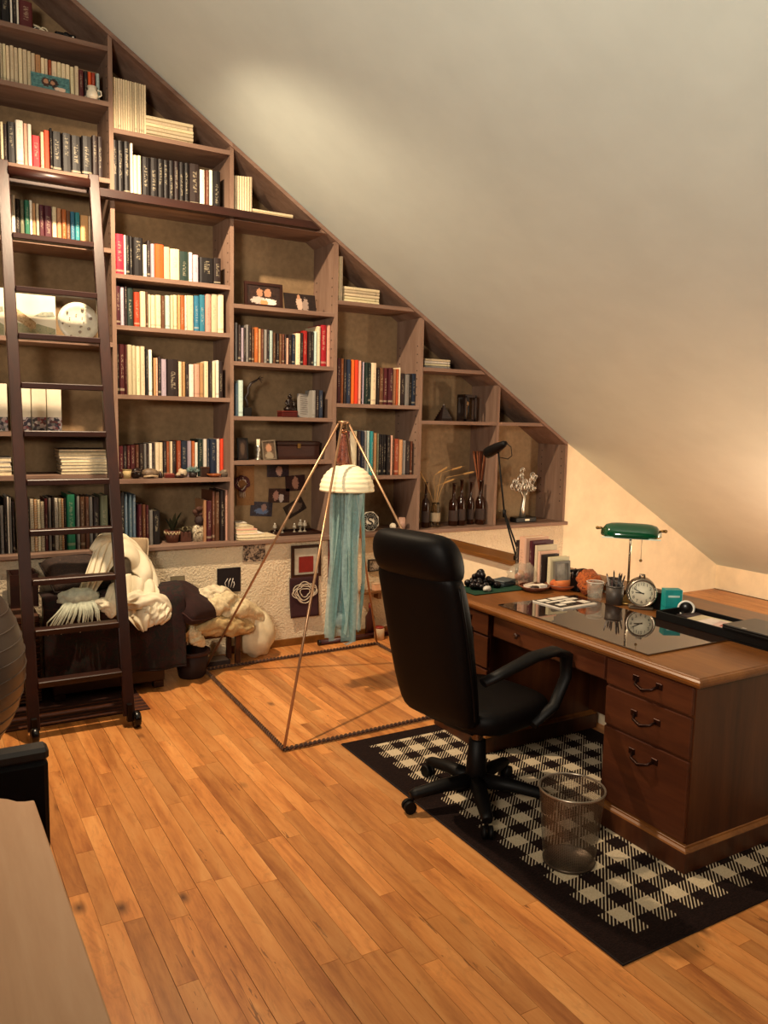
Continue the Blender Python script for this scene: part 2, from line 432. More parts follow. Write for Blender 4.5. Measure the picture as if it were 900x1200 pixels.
# ================================================================== LADDER
lad = thing('library_ladder', 'dark brown rolling library ladder leaning on the bookcase rail', 'ladder', (0.70, 4.30, 0))
LT = Vector((0, 0.90, 3.09)); LD = LT.normalized()
for sx, bx in ((-1, -0.235), (1, 0.245)):
    p0 = Vector((bx, 0.012, 0.06)); p1 = Vector((bx+(0.0 if sx < 0 else 0.035)*1, 0.90, 3.12))
    if sx < 0: p1.x = -0.215
    d = (p1-p0).normalized(); xx = Vector((1, 0, 0)); nn = d.cross(xx).normalized()
    m = MB(); vs = []
    for p in (p0, p1):
        for (a, b) in ((-.030, -.016), (.030, -.016), (.030, .016), (-.030, .016)): vs.append(p+xx*a+nn*b)
    m.add(vs, [(0, 1, 2, 3), (7, 6, 5, 4), (0, 4, 5, 1), (1, 5, 6, 2), (2, 6, 7, 3), (3, 7, 4, 0)])
    m.build('side_rail', M_DARKWZ, lad, bevel=0.004)
    f = MB().lathe([(0, -.02), (.034, -.02), (.045, -.012), (.045, .012), (.034, .02), (0, .02)], 18, (0, 0, 0), axis='x').build('wheel', plain('#0c0605', 0.25), lad, loc=(bx+0.035*(1 if sx > 0 else 0), -0.01, 0.045))
    MB().box(-.013, .013, -.015, .015, -.005, .09).build('wheel_bracket', plain('#17100c', 0.4, metal=.6), lad, loc=(bx+0.0*sx, 0.0, 0.04))
for k, z in enumerate((0.294, 0.552, 0.807, 1.062, 1.327, 1.589, 1.851, 2.124, 2.387, 2.691)):
    t_ = (z-0.0)/3.09; y = 0.90*t_+0.004; xa = -0.235+0.02*t_+.028; xb = 0.245+0.035*t_-.028
    MB().box(xa, xb, y-0.045, y+0.03, z-0.022, z+0.010, ch=0.004).build('rung', M_DARKW, lad)
MB().tube([(-0.19, 0.885, 3.06), (0.255, 0.885, 3.06)], 0.034, 12).build('top_bar', M_DARKW, lad)

# ================================================================== BOOKS
PAL = {'blk': ('#120c0c', 'black'), 'dk': ('#241614', 'dark brown'), 'mar': ('#48141a', 'maroon'), 'red': ('#a01c16', 'red'),
       'org': ('#d2521c', 'orange'), 'rust': ('#9a4a22', 'rust'), 'tan': ('#b98a5c', 'tan'), 'crm': ('#cfbe9b', 'cream'),
       'wht': ('#ddd5c4', 'white'), 'grn': ('#1f6a50', 'green'), 'dgr': ('#1b2c26', 'dark green'), 'teal': ('#2f8c92', 'teal'),
       'blu': ('#28647c', 'blue'), 'nav': ('#1c2436', 'navy'), 'gry': ('#85807a', 'grey'), 'lil': ('#a898a4', 'lilac'),
       'brn': ('#5a3620', 'brown'), 'pnk': ('#d8a48c', 'pink'), 'olv': ('#6e7058', 'olive'), 'slt': ('#5f7484', 'slate blue'),
       'pb': ('#a9bcb4', 'pale green')}
def cover_mat(k):
    key = ('cover', k)
    if key in MATS: return MATS[key]
    col = lin(PAL[k][0]); t = NT('cover_'+PAL[k][1].replace(' ', '_'))
    g = t.node('ShaderNodeTexCoord'); sp = t.node('ShaderNodeSeparateXYZ'); t.link(g.outputs['Generated'], sp.inputs[0])
    oi = t.node('ShaderNodeObjectInfo'); rnd = oi.outputs['Random']
    lum = sum(col[:3])/3
    ink = lin('#d8c8a8') if lum < 0.2 else lin('#3a2420')
    # lettering: broken streaks running down the middle of the spine
    zz = t.math('ADD', t.math('MULTIPLY', sp.outputs['Z'], 26.0), t.math('MULTIPLY', rnd, 91.0))
    xx = t.math('ADD', t.math('MULTIPLY', sp.outputs['X'], 3.0), t.math('MULTIPLY', rnd, 37.0))
    cv = t.node('ShaderNodeCombineXYZ'); t.link(xx, cv.inputs[0]); t.link(zz, cv.inputs[2])
    n = t.noise(cv.outputs[0], 1.0, 2)
    inx = t.math('LESS_THAN', t.math('ABSOLUTE', t.math('SUBTRACT', sp.outputs['X'], 0.5)), 0.2)
    ctr = t.math('ADD', 0.42, t.math('MULTIPLY', t.math('FRACT', t.math('MULTIPLY', rnd, 7.3)), 0.28))
    inz = t.math('LESS_THAN', t.math('ABSOLUTE', t.math('SUBTRACT', sp.outputs['Z'], ctr)), 0.24)
    iny = t.math('LESS_THAN', sp.outputs['Y'], 0.08)
    mk = t.math('MULTIPLY', t.math('MULTIPLY', inx, inz), t.math('MULTIPLY', iny, t.math('GREATER_THAN', n, 0.52)))
    h = t.node('ShaderNodeHueSaturation'); h.inputs['Color'].default_value = col
    t.link(t.math('ADD', 0.72, t.math('MULTIPLY', t.math('FRACT', t.math('MULTIPLY', rnd, 13.7)), 0.5)), h.inputs['Value'])
    t.link(t.math('ADD', 0.488, t.math('MULTIPLY', t.math('FRACT', t.math('MULTIPLY', rnd, 5.1)), 0.024)), h.inputs['Hue'])
    # a publisher's band near the foot of some spines
    band = t.math('MULTIPLY', t.math('LESS_THAN', t.math('ABSOLUTE', t.math('SUBTRACT', sp.outputs['Z'], 0.1)), 0.025), t.math('MULTIPLY', iny, t.math('GREATER_THAN', t.math('FRACT', t.math('MULTIPLY', rnd, 3.7)), 0.6)))
    c = t.mix(t.math('MAXIMUM', t.math('MULTIPLY', mk, 0.24), t.math('MULTIPLY', band, 0.3)), h.outputs[0], ink)
    t.set(Base_Color=c, Roughness=0.55, Specular_IOR_Level=0.35)
    MATS[key] = t.m; return t.m
M_PAGE = plain('#d9c8a4', 0.9, 0.1, 60)
BOOKME = {}
def book_mesh(k):
    if k in BOOKME: return BOOKME[k]
    m = MB(); c = 0.10
    # rounded spine joined to two boards, unit box, spine towards -y
    prof = [(0, 1), (0, .05), (.12, .012), (.5, 0), (.88, .012), (1, .05), (1, 1), (1-c, 1), (1-c, .07), (c, .07), (c, 1)]
    vs = [(x, y, 0) for x, y in prof]+[(x, y, 1) for x, y in prof]; n = len(prof)
    fs = [(i, (i+1) % n, (i+1) % n+n, i+n) for i in range(n)]
    fs += [(0, 10, 9, 1), (1, 9, 8, 5, 4, 3, 2), (5, 8, 7, 6)]
    fs += [tuple(q+n for q in f[::-1]) for f in fs[-3:]]
    m.add(vs, fs, 0); m.box(c, 1-c, .07, .96, .018, .98, 1)
    import bmesh
    me = m.mesh('book_'+k, [cover_mat(k), M_PAGE]); b = bmesh.new(); b.from_mesh(me); bmesh.ops.recalc_face_normals(b, faces=b.faces); b.to_mesh(me); b.free()
    BOOKME[k] = me; return me
ORD = ['', 'first', 'second', 'third', 'fourth', 'fifth', 'sixth', 'seventh', 'eighth', 'ninth', 'tenth', 'eleventh', 'twelfth', 'thirteenth', 'fourteenth', 'fifteenth', 'sixteenth', 'seventeenth', 'eighteenth', 'nineteenth', 'twentieth', 'twenty-first', 'twenty-second', 'twenty-third', 'twenty-fourth', 'twenty-fifth', 'twenty-sixth', 'twenty-seventh', 'twenty-eighth', 'twenty-ninth', 'thirtieth']
def place_book(k, x0, x1, y, z, h, depth, label, group, lean=0.0, name='book', cat='book'):
    o = bpy.data.objects.new(name, book_mesh(k)); COL.objects.link(o)
    o.location = (x0, y, z + (math.sin(abs(lean))*(x1-x0)*0 if lean else 0)); o.scale = (x1-x0, depth, h)
    if lean: o.rotation_euler = (0, lean, 0)
    return tag(o, label, cat, group)
def row(spec, ox, oy, s, z, where, group, ref='ladder end', ys=5.40, rev=False, kindname='book', hs=1.0, zmax=None):
    """spec: 'x0 x1 ytop colour [lean]' per book in crop pixels; every book is one object standing on the shelf at height z"""
    items = [q.split() for q in spec.split(';') if q.strip()]
    rb = random.Random(len(spec)); N = len(items)
    lim = None
    for i, it in enumerate(items):
        a, b, yt = (float(q) for q in it[:3]); k = it[3]; lean = float(it[4]) if len(it) > 4 else 0.0
        px0, px1 = ox+a/s, ox+b/s; py = oy+yt/s
        P0 = onY(px0, py+8, ys); P1 = onY(px1, py+8, ys); H = onY((px0+px1)/2, py, ys).z - z
        if zmax: H = min(H, zmax-z)
        x0, x1 = P0.x+0.0008, P1.x-0.0008
        bay = max(j for j in range(6) if UPX[j] < (P0.x+P1.x)/2) if P1.x > UPX[0] else 0
        x0 = max(x0, UPX[bay]+T/2+.001); x1 = min(x1, UPX[bay+1]-T/2-.001)
        if lim is not None and x0 < lim: x0 = lim
        if x1-x0 < 0.004: continue
        lim = x1+0.0008
        yy = ys+rb.uniform(-0.006, 0.012)
        dep = min(5.715-yy, max(0.12, H*0.72*rb.uniform(0.92, 1.05)))
        W = x1-x0
        size = ('slim ' if W < 0.016 else 'thick ' if W > 0.035 else '')
        n_ = N-i if rev else i+1
        lab = f'{size}{PAL[k][1]} {kindname}, {ORD[n_]} from the {ref} {where}'
        place_book(k, x0, x1, yy, z+0.0005, H, dep, lab, group, lean=math.radians(lean))

# --- bay beside the frame edge (behind the ladder)
row('0 55 -70 blk; 58 72 -55 wht; 74 94 -60 dk; 96 109 -50 wht; 113 190 5 mar', 0, 0, 5, 3.942, 'on the highest shelf', 'books on the highest shelf', 'shears')
row('0 12 254 crm; 13 34 258 crm; 35 56 264 crm; 57 80 268 crm; 81 106 276 crm; 107 131 282 crm; 132 158 290 crm; 159 181 300 crm; 182 207 308 crm; 208 240 318 tan; 241 262 336 crm; 263 282 342 crm; 283 303 350 rust; 304 335 356 crm; 336 360 362 crm; 361 386 370 crm; 387 411 375 crm; 413 436 388 crm; 437 460 390 crm; 461 491 408 mar; 493 515 418 dk; 516 536 420 org; 537 560 425 red; 566 586 428 pb',
    0, 0, 5, 3.618, 'of the row with the white pitcher', 'books on the shelf with the pitcher', 'upright', rev=True)
row('0 18 715 crm; 20 40 725 dk; 42 88 712 blk; 90 136 706 wht; 138 160 722 pnk; 162 186 724 wht; 188 235 792 red; 236 257 775 crm; 258 289 763 org; 291 306 750 blk; 307 360 768 blk; 362 415 782 blk; 417 475 792 blk; 478 538 800 blk; 540 572 795 dk; 575 603 798 dk',
    0, 0, 5, 3.160, 'of the row above the ladder top', 'books above the ladder top', 'upright', rev=True)
row('14 44 115 mar; 50 80 150 wht; 81 111 118 wht; 112 146 143 dk; 147 180 150 olv; 182 218 156 grn; 219 240 155 wht; 241 265 175 tan; 267 290 180 crm; 291 325 190 mar; 326 382 198 mar; 385 420 205 crm; 422 455 215 tan; 457 490 225 rust; 491 521 233 brn; 523 556 240 blu; 557 592 246 teal; 596 655 268 tan; 656 672 272 crm; 690 716 290 gry; 718 736 300 brn; 740 756 305 slt',
    0, 210, 6.316, 2.738, 'of the row below the ladder top', 'books just below the ladder top', 'upright', rev=True)
row('-60 -30 300 gry; -28 -2 290 dk; 0 24 318 gry; 26 46 265 dk; 48 63 255 wht; 65 80 262 gry; 84 100 290 dk; 165 186 293 wht; 190 209 270 dk; 314 336 268 mar; 340 361 264 gry; 363 380 262 dk; 452 466 262 dk; 470 528 238 grn; 541 561 250 gry; 563 598 255 brn; 600 628 255 brn; 630 655 256 gry; 657 702 258 dk; 706 760 246 olv',
    0, 540, 6, LEDGE, 'of the bottom row behind the ladder', 'books on the bottom shelf behind the ladder', 'upright', rev=True)
# --- second bay
row('106 139 470 blk; 141 174 472 blk; 176 212 478 blk; 215 230 488 wht; 233 256 558 crm; 257 279 560 crm; 283 329 568 blk; 331 374 574 blk; 376 409 580 blk; 411 439 586 blk; 441 469 590 blk; 471 499 595 dk; 501 529 600 blk; 531 559 605 blk; 562 619 612 dk; 622 655 642 wht; 657 675 648 brn; 677 697 648 wht; 701 745 652 blk',
    110, 70, 5, 3.075, 'of the row resting behind the rail', 'books behind the ladder rail', zmax=3.43)
row('85 141 193 red; 142 156 200 wht; 157 179 203 blk; 180 200 208 blk; 202 266 218 blk; 270 295 262 wht; 297 318 235 dk; 319 343 258 lil; 345 405 262 org; 406 447 277 crm; 451 512 290 crm; 515 572 307 dgr; 574 598 312 wht; 600 635 330 lil; 642 734 350 blk; 736 782 352 dk',
    120, 240, 5.625, 2.588, 'of the row with the orange book', 'books in the row with the orange book')
row('88 119 535 mar; 121 145 540 lil; 146 163 540 dk; 164 206 544 dgr; 211 248 575 red; 250 286 572 crm; 288 302 575 brn; 303 319 590 crm; 321 352 595 crm; 353 388 595 crm; 390 414 600 brn; 416 447 598 pb; 449 468 597 crm; 469 495 595 crm; 497 515 596 tan; 516 545 596 rust; 547 560 598 wht; 561 604 598 crm; 606 639 600 blu; 640 676 595 blu; 679 716 590 pnk; 719 760 590 crm; 761 801 592 crm',
    120, 240, 5.625, 2.267, 'of the row with two blue books', 'books in the row with two blue ones')
row('96 111 130 dk; 112 146 132 mar; 148 163 134 mar; 165 195 135 crm; 196 222 140 crm; 223 250 145 crm; 251 281 146 crm; 285 303 165 blk; 305 328 168 wht; 329 337 205 dk; 338 352 222 tan; 353 368 222 pnk; 370 390 212 dk; 392 426 230 lil; 429 501 232 dk; 503 528 245 crm; 529 548 248 tan; 550 572 262 dk; 574 606 265 wht; 610 645 262 pnk; 646 671 255 tan; 673 701 245 crm; 703 722 240 dk; 724 748 250 crm; 750 769 238 wht; 771 801 244 dk',
    120, 380, 5.625, 1.826, 'of the row topped by cream volumes', 'books in the middle row of the second bay')
row('110 139 128 mar; 141 164 128 dk; 165 184 126 mar; 186 218 122 mar; 220 242 120 brn; 244 274 115 dk; 276 292 113 gry; 293 307 112 dk; 308 328 110 wht; 329 347 108 dk; 349 375 105 crm; 376 401 105 crm; 403 425 100 dk; 426 446 98 rust; 448 462 98 crm; 464 490 96 dk; 493 521 94 rust; 523 562 95 nav; 564 588 95 lil; 590 609 96 rust; 611 630 105 wht; 633 666 85 dgr; 668 690 82 wht; 692 710 84 nav; 712 753 85 nav; 756 778 80 wht; 779 815 80 org',
    120, 500, 5.625, 1.273, 'of the row behind the trinkets', 'books behind the trinkets', ys=5.50)
row('118 146 432 blk; 148 166 448 slt; 176 196 448 slt; 201 222 450 slt', 120, 500, 5.625, LEDGE, 'of the slate binders', 'binders on the ledge')
row('238 262 515 mar; 264 286 515 brn; 288 306 520 mar; 310 334 552 gry; 336 384 556 blk', 120, 500, 5.625, LEDGE, 'of the short books beside the binders', 'short books on the ledge')
row('672 690 488 tan; 692 725 490 mar; 728 745 430 brn; 747 775 432 brn; 777 810 420 dk; 813 830 420 pnk; 832 850 424 tan', 120, 500, 5.625, LEDGE, 'of the tall folders past the pots', 'tall folders on the ledge', ref='pot end')
# --- third bay
row('96 115 228 gry; 116 135 245 dk; 137 158 265 lil; 160 174 262 dk; 175 192 243 gry; 194 214 250 dk; 216 232 268 brn; 234 260 262 rust; 262 280 272 tan; 282 300 275 brn; 302 318 278 gry; 319 333 275 dk; 337 362 285 pb; 366 384 298 brn; 386 404 305 dk; 406 424 308 brn; 426 443 310 brn; 445 455 312 dk; 456 470 338 pnk; 472 498 312 dk; 500 522 310 nav; 526 557 304 crm; 560 575 300 dk; 577 608 285 red; 611 632 290 dk; 633 652 292 dk; 655 671 290 pb; 673 697 255 crm; 699 745 245 red; 748 779 245 pnk',
    260, 340, 6, 2.081, 'of the row below the framed photographs', 'books below the framed photographs')
row('97 117 655 slt; 119 150 634 pb', 260, 340, 6, 1.703, 'of the pair beside the branch sculpture', 'books on the buddha shelf')
row('640 663 705 gry; 666 688 700 dk; 690 718 705 nav', 260, 340, 6, 1.703, 'of those leaning beyond the statue', 'books on the buddha shelf', ref='statue end')
# --- fourth bay
row('106 140 138 mar; 142 165 140 rust; 167 192 144 dk; 193 222 148 nav; 225 255 150 org; 257 286 152 org; 287 305 158 pnk; 306 318 162 dk; 319 333 168 lil; 335 359 172 dgr; 360 387 175 dgr; 388 430 175 crm; 436 456 213 dk; 457 490 215 brn; 491 524 215 mar; 526 560 216 mar; 562 590 224 tan; 591 607 225 rust; 608 622 214 crm; 625 660 260 dk; 662 692 270 gry; 694 719 265 blk; 721 752 262 nav; 754 776 262 dk',
    380, 400, 6.92, 1.815, 'of the row with two orange books', 'books in the upper row of the fourth bay')
row('108 130 722 dk; 132 160 724 mar; 162 190 728 dk; 192 218 730 mar; 222 276 728 crm; 280 304 730 dk; 305 330 728 nav; 332 354 727 gry; 357 377 727 pb; 378 400 730 teal; 402 434 745 tan; 436 450 748 olv; 452 470 755 blk; 471 490 757 blk; 491 510 758 blk; 511 529 760 blk; 530 544 762 blk; 546 557 764 pnk; 560 570 790 brn; 572 612 792 rust; 613 637 798 tan; 639 670 806 gry; 672 705 808 dk; 706 722 812 brn',
    380, 400, 6.92, 1.266, 'of the row behind the hanging dome', 'books in the lower row of the fourth bay')

# --- spiral notebooks on the bottom shelf behind the ladder
M_WIRE = plain('#c9bfae', 0.35, 0.05, metal=0.8)
def notebook(x0, x1, h, y, z, k, label, group):
    t = thing('spiral_notebook', label, 'notebook', (x0, y, z), 0, group)
    W = x1-x0
    MB().box(0, W, 0.012, 0.19, 0, h).build('page_block', [cover_mat(k)], t)
    m = MB(); nr = 22
    for q in range(nr):
        zc = h*(q+0.6)/nr; m.tube([(W*.5+W*.48*math.cos(a), 0.012-0.012*math.sin(a), zc+0.002*math.cos(a)) for a in np.linspace(0, math.pi, 6)], 0.0018, 4, sm=False)
    m.build('wire_spiral', M_WIRE, t)
k = 0
for a, b, yt, c in ((211, 238, 270, 'crm'), (240, 262, 274, 'tan'), (263, 285, 276, 'crm'), (287, 312, 290, 'crm'), (383, 410, 264, 'wht'), (412, 432, 267, 'crm'), (433, 450, 268, 'tan')):
    P0 = onY(a/6, 540+yt/6+8, 5.40); P1 = onY(b/6, 540+yt/6+8, 5.40); H = onY((a+b)/12, 540+yt/6, 5.40).z-LEDGE; k += 1
    notebook(P0.x+.001, P1.x-.001, H, 5.40, LEDGE+.0005, c, f'{PAL[c][1]} spiral-bound notebook, {ORD[k]} counted towards the green binder, behind the ladder', 'spiral notebooks behind the ladder')

# --- journals: white blocks of look-alike volumes under the slope
def journals(a, b, n, yt0, yt1, ox, oy, s, z, label, group, lay=False):
    for i in range(n):
        u0, u1 = a+(b-a)*i/n, a+(b-a)*(i+1)/n; yt = yt0+(yt1-yt0)*(i+.5)/n
        P0 = onY(ox+u0/s, oy+yt/s+8, 5.40); P1 = onY(ox+u1/s, oy+yt/s+8, 5.40)
        P0.x += max(0, 0.018+min(UPX, key=lambda q: abs(q-P0.x))-P0.x) if i == 0 and min(abs(q-P0.x) for q in UPX) < .02 else 0
        H = onY(ox+(u0+u1)/2/s, oy+yt/s, 5.40).z-z
        place_book('crm', P0.x+.0006, P1.x-.0006, 5.40+RND.uniform(0, .004), z+.0005, H, 0.2, label, group, name='journal', cat='journal')
def pile(xpx0, xpx1, ypx, H, n, z, Y0_, label, group, k='crm', w=None, name='journal', cat='journal', rough=0.0):
    """journals lying flat: each a book mesh turned on its side, fore-edge or spine to the room"""
    A = onY(xpx0, ypx, Y0_); B = onY(xpx1, ypx, Y0_); th = H/n
    for i in range(n):
        dx = RND.uniform(-rough, rough)
        o = bpy.data.objects.new(name, book_mesh(k if isinstance(k, str) else k[i % len(k)])); COL.objects.link(o)
        L = (B.x-A.x)*(1-RND.uniform(0, rough*3))
        # spine along x: local x (thickness) -> world z, local z (height) -> world -x
        o.rotation_euler = (0, -math.pi/2, 0); o.scale = (th-.0008, 0.2, L)
        o.location = (A.x+L+dx, Y0_+RND.uniform(0, .01), z+.0005+th*i)
        lb = label if isinstance(label, str) else label(i)
        tag(o, lb, cat, group)
journals(100, 307, 15, 96, 150, 110, 70, 5, 3.470, 'white bound journal standing in the tight block under the sloping board', 'standing white journals in the second bay')
pile(171, 226.5, 140, 0.135, 6, 3.470, 5.40, 'white journal lying flat in the deep pile next to the tight white block', 'flat white journals in the second bay')
journals(75, 216, 8, 92, 105, 260, 190, 6, 3.075, 'white bound journal standing at the narrow end of the rail', 'standing white journals above the third bay')
pile(295, 344, 246, 0.06, 3, 3.075, 5.40, 'white journal lying flat where the rail meets the sloping ceiling', 'flat white journals above the third bay')
journals(104, 145, 3, 130, 132, 380, 280, 6.43, 2.567, 'white bound journal standing at the top of the fourth bay', 'standing white journals in the fourth bay')
pile(404, 445, 340, 0.115, 5, 2.567, 5.40, 'white journal lying flat at the top of the fourth bay', 'flat white journals in the fourth bay')
pile(499, 528, 425, 0.075, 4, 2.119, 5.40, lambda i: f'{ORD[i+1]} paper folder up in the flat pile at the top of the pyramid bay', 'paper folders under the slope', k=['gry', 'crm', 'wht', 'crm'], name='paper_folder', cat='folder', rough=0.004)

# ================================================================== THINGS ON THE SHELVES
M_BLK = plain('#0d0908', 0.4); M_BRASS = plain('#8a6a3a', 0.35, metal=0.9); M_SILVER = plain('#b8b2a6', 0.3, metal=0.9)
SF = 5.40
def Xp(px, py, Y=SF): return onY(px, py, Y).x
def Zp(px, py, Y=SF): return onY(px, py, Y).z
# highest shelf: shears and a dark box
t = thing('garden_shears', 'old pale-handled shears lying on the highest shelf', 'shears', (Xp(46, 36, 5.42), 5.45, 3.943))
MB().tube([(-.05, 0, .02), (-.01, .01, .05), (.035, 0, .03)], [.004, .008, .006], 6).build('blade', M_SILVER, t)
MB().tube([(-.03, 0, .055), (.0, 0, .05), (.03, 0, .035), (.055, 0, .018)], .006, 6).build('handle', plain('#cfc0a0', .4), t)
MB().tube([(.03+.022*math.cos(a), 0, .03+.022*math.sin(a)) for a in np.linspace(0, 2*math.pi, 14)[:-1]], .005, 5, closed=True).build('finger_loop', plain('#cfc0a0', .4), t)
MB().box(-.06, .07, .02, .08, 0, .008).build('holder', M_BLK, t)
t = thing('camera', 'small black camera beside the shears under the slope', 'camera', (Xp(80, 40, 5.42), 5.45, 3.943))
MB().box(-.07, .05, 0, .06, 0, .055, ch=.006).build('body', M_BLK, t)
MB().lathe([(0, -.03), (.02, -.03), (.023, 0), (.023, .01)], 14, (-.01, 0, .028), axis='y').build('lens', plain('#1a1a1c', .15), t)
MB().ball((.032, -.002, .038), .006, 8).build('lamp', plain('#f2eee0', .3), t)
# photographs
def photo_mat(name, bg, blobs):
    t = NT(name); g = t.node('ShaderNodeTexCoord'); c = None
    sp = t.node('ShaderNodeSeparateXYZ'); t.link(g.outputs['Generated'], sp.inputs[0])
    n = t.noise(g.outputs['Generated'], 9, 5, .7)
    c = t.ramp(n, [(0.35, lin(bg[0])), (0.65, lin(bg[1]))])
    for (cx, cz, rx, rz, col) in blobs:
        a = t.math('DIVIDE', t.math('SUBTRACT', sp.outputs['X'], cx), rx); b = t.math('DIVIDE', t.math('SUBTRACT', sp.outputs['Z'], cz), rz)
        d = t.math('ADD', t.math('MULTIPLY', a, a), t.math('MULTIPLY', b, b))
        d = t.math('ADD', d, t.math('MULTIPLY', t.math('SUBTRACT', n, .5), 4.0))
        c = t.mix(t.math('LESS_THAN', d, 1.0), c, lin(col))
    t.set(Base_Color=c, Roughness=0.35); return t.m
def flat_photo(name, label, cat, cx, cz, w_, h_, Y, mat, roll=0.0, tilt=0.0, frame=None, fw=0.014, group=None, mount=None):
    """picture standing or hanging, face towards -y, origin at its base centre"""
    t = thing(name, label, cat, (cx, Y, cz), 0, group); t.rotation_euler = (tilt, roll, 0)
    if frame:
        m = MB()
        for (x0, x1, z0, z1) in ((-w_/2, w_/2, 0, fw), (-w_/2, w_/2, h_-fw, h_), (-w_/2, -w_/2+fw, fw, h_-fw), (w_/2-fw, w_/2, fw, h_-fw)): m.box(x0, x1, -.012, .004, z0, z1)
        m.build('frame', frame, t)
        if mount:
            MB().box(-w_/2+fw, w_/2-fw, -.003, .0, fw, h_-fw).build('mount', mount, t)
            q = (w_-2*fw)*.25; r_ = (h_-2*fw)*.25
            MB().box(-w_/2+fw+q*.8, w_/2-fw-q*.8, -.006, -.002, fw+r_*.3, h_-fw-r_*1.3).build('print', mat, t)
        else: MB().box(-w_/2+fw, w_/2-fw, -.004, .002, fw, h_-fw).build('print', mat, t)
    else: MB().box(-w_/2, w_/2, -.0015, .0015, 0, h_).build('print', mat, t)
    return t
SK = '#a8795c'
def span(x0, x1, y0, y1, Y): return (Xp((x0+x1)/2, y1, Y), Zp((x0+x1)/2, y1, Y), Xp(x1, (y0+y1)/2, Y)-Xp(x0, (y0+y1)/2, Y), Zp((x0+x1)/2, y0, Y)-Zp((x0+x1)/2, y1, Y))
cx, cz, w_, h_ = span(37, 82, 84, 103, 5.385)
flat_photo('photograph', 'teal photograph of two people leaning on the cream books near the white pitcher', 'photograph', cx, 3.619, w_, h_, 5.385, photo_mat('teal_photo', ('#244a50', '#5a8a88'), [(.38, .5, .12, .3, '#3a201a'), (.58, .5, .12, .3, '#2a1512'), (.38, .55, .06, .14, SK), (.56, .52, .06, .14, SK), (.75, .2, .14, .12, '#d8b8a0')]), roll=0.0, tilt=-0.12)
t = thing('pitcher', 'tiny white ceramic pitcher in front of the red books', 'pitcher', (Xp(108, 110, 5.385), 5.385, 3.6185))
MB().lathe([(0, 0), (.028, 0), (.036, .02), (.032, .045), (.024, .055), (.03, .075), (.027, .074), (.02, .055), (0, .02)], 18).build('body', plain('#e8dcc4', .25), t)
MB().tube([(.03, 0, .062), (.052, 0, .058), (.055, 0, .035), (.034, 0, .02)], .005, 7).build('handle', plain('#e8dcc4', .25), t)
# framed photographs of the third bay
cx, cz, w_, h_ = span(287.5, 332, 331, 361, 5.42)
flat_photo('picture_frame', 'brown wooden frame with a photograph of two laughing children', 'picture frame', cx, 2.472, w_, h_-.005, 5.43, photo_mat('children_photo', ('#1c1210', '#3a2620'), [(.38, .62, .1, .22, SK), (.62, .62, .1, .24, SK), (.36, .2, .26, .2, '#b8a49a'), (.64, .16, .24, .18, '#d8cfc2'), (.5, .1, .12, .16, '#c88a5c')]), tilt=-.08, frame=M_DARKW, fw=.02)
cx, cz, w_, h_ = span(334, 371, 346, 367, 5.42)
flat_photo('photo_print', 'dark unframed photograph with two pale figures beside the wooden frame', 'photograph', cx, 2.472, w_, h_, 5.42, photo_mat('dark_pair_photo', ('#120b0a', '#2a1a16'), [(.48, .4, .1, .4, '#b79a88'), (.66, .35, .1, .4, '#8f7a6e'), (.46, .8, .05, .14, SK)]), tilt=-.25)
# canvases, plate behind the ladder
M_PAINTING = blotch('watercolour', ['#d9d0b8', '#e6dfc9', '#d8cdb2', '#8a9a8c', '#c09a70'], 9, 0.7, obj=True)
P = onY(11.5, 390, 5.46); Q = onY(66, 390, 5.46)
M_SKY = plain('#e2d8be', .7, .06, 8)
def landscape(name, label, x0, x1, z0, z1, Y):
    t = thing(name, label, 'painting', ((x0+x1)/2, Y, z0)); t.rotation_euler = (-.05, 0, 0); t.location.z += .0018; W, H = x1-x0, z1-z0
    MB().box(-W/2, W/2, 0, .035, 0, H).build('canvas', M_SKY, t)
    MB().prism([(-W/2+.004, H*.06), (W/2-.004, H*.03), (W/2-.004, H*.24), (W*.1, H*.33), (-W*.1, H*.28), (-W/2+.004, H*.36)], -.0018, .0005, 'xz').build('painted_meadow', blotch('meadow_paint', ['#5a6a58', '#a09a78', '#8a8c6c', '#b8aa80'], 30, .7), t)
    MB().prism([(-W*.46, H*.60), (-W*.40, H*.68), (W*.06, H*.36), (W*.06, H*.22), (-W*.05, H*.20), (-W*.46, H*.46)], -.0026, 0, 'xz').build('painted_house', blotch('house_paint', ['#5a3a24', '#a88658', '#c8b088', '#7a5434'], 45, .7), t)
    MB().prism([(W*.02, H*.5), (W*.2, H*.6), (W*.44, H*.62), (W*.48, H*.52), (W*.2, H*.49)], -.0024, 0, 'xz').build('painted_hills', blotch('hill_paint', ['#5a665e', '#a8a48c'], 40, .7), t)
landscape('canvas_painting', 'canvas painting of a chalet on a green slope standing next to the plate', P.x, Q.x, 2.1535, Zp(40, 344, 5.46), 5.46)
P = onY(-20, 390, 5.46); Q = onY(6, 390, 5.46)
landscape('canvas_painting', 'canvas painting farther along the shelf with its end behind the ladder', P.x, Q.x, 2.1535, Zp(5, 337, 5.46), 5.47)
t = thing('decorated_plate', 'pale round plate with sparse flower sprigs leaning behind the ladder', 'plate', (Xp(93, 396, 5.45), 5.45, 2.154)); t.rotation_euler = (-.14, 0, 0)
R0 = 0.125
MB().lathe([(0, .012), (R0*.6, .012), (R0*.7, .006), (R0, -.004), (R0, .0), (R0*.7, .012), (0, .018)], 40, (0, 0, R0), axis='y').build('dish', plain('#d6cdb6', .3, .1, 14), t)
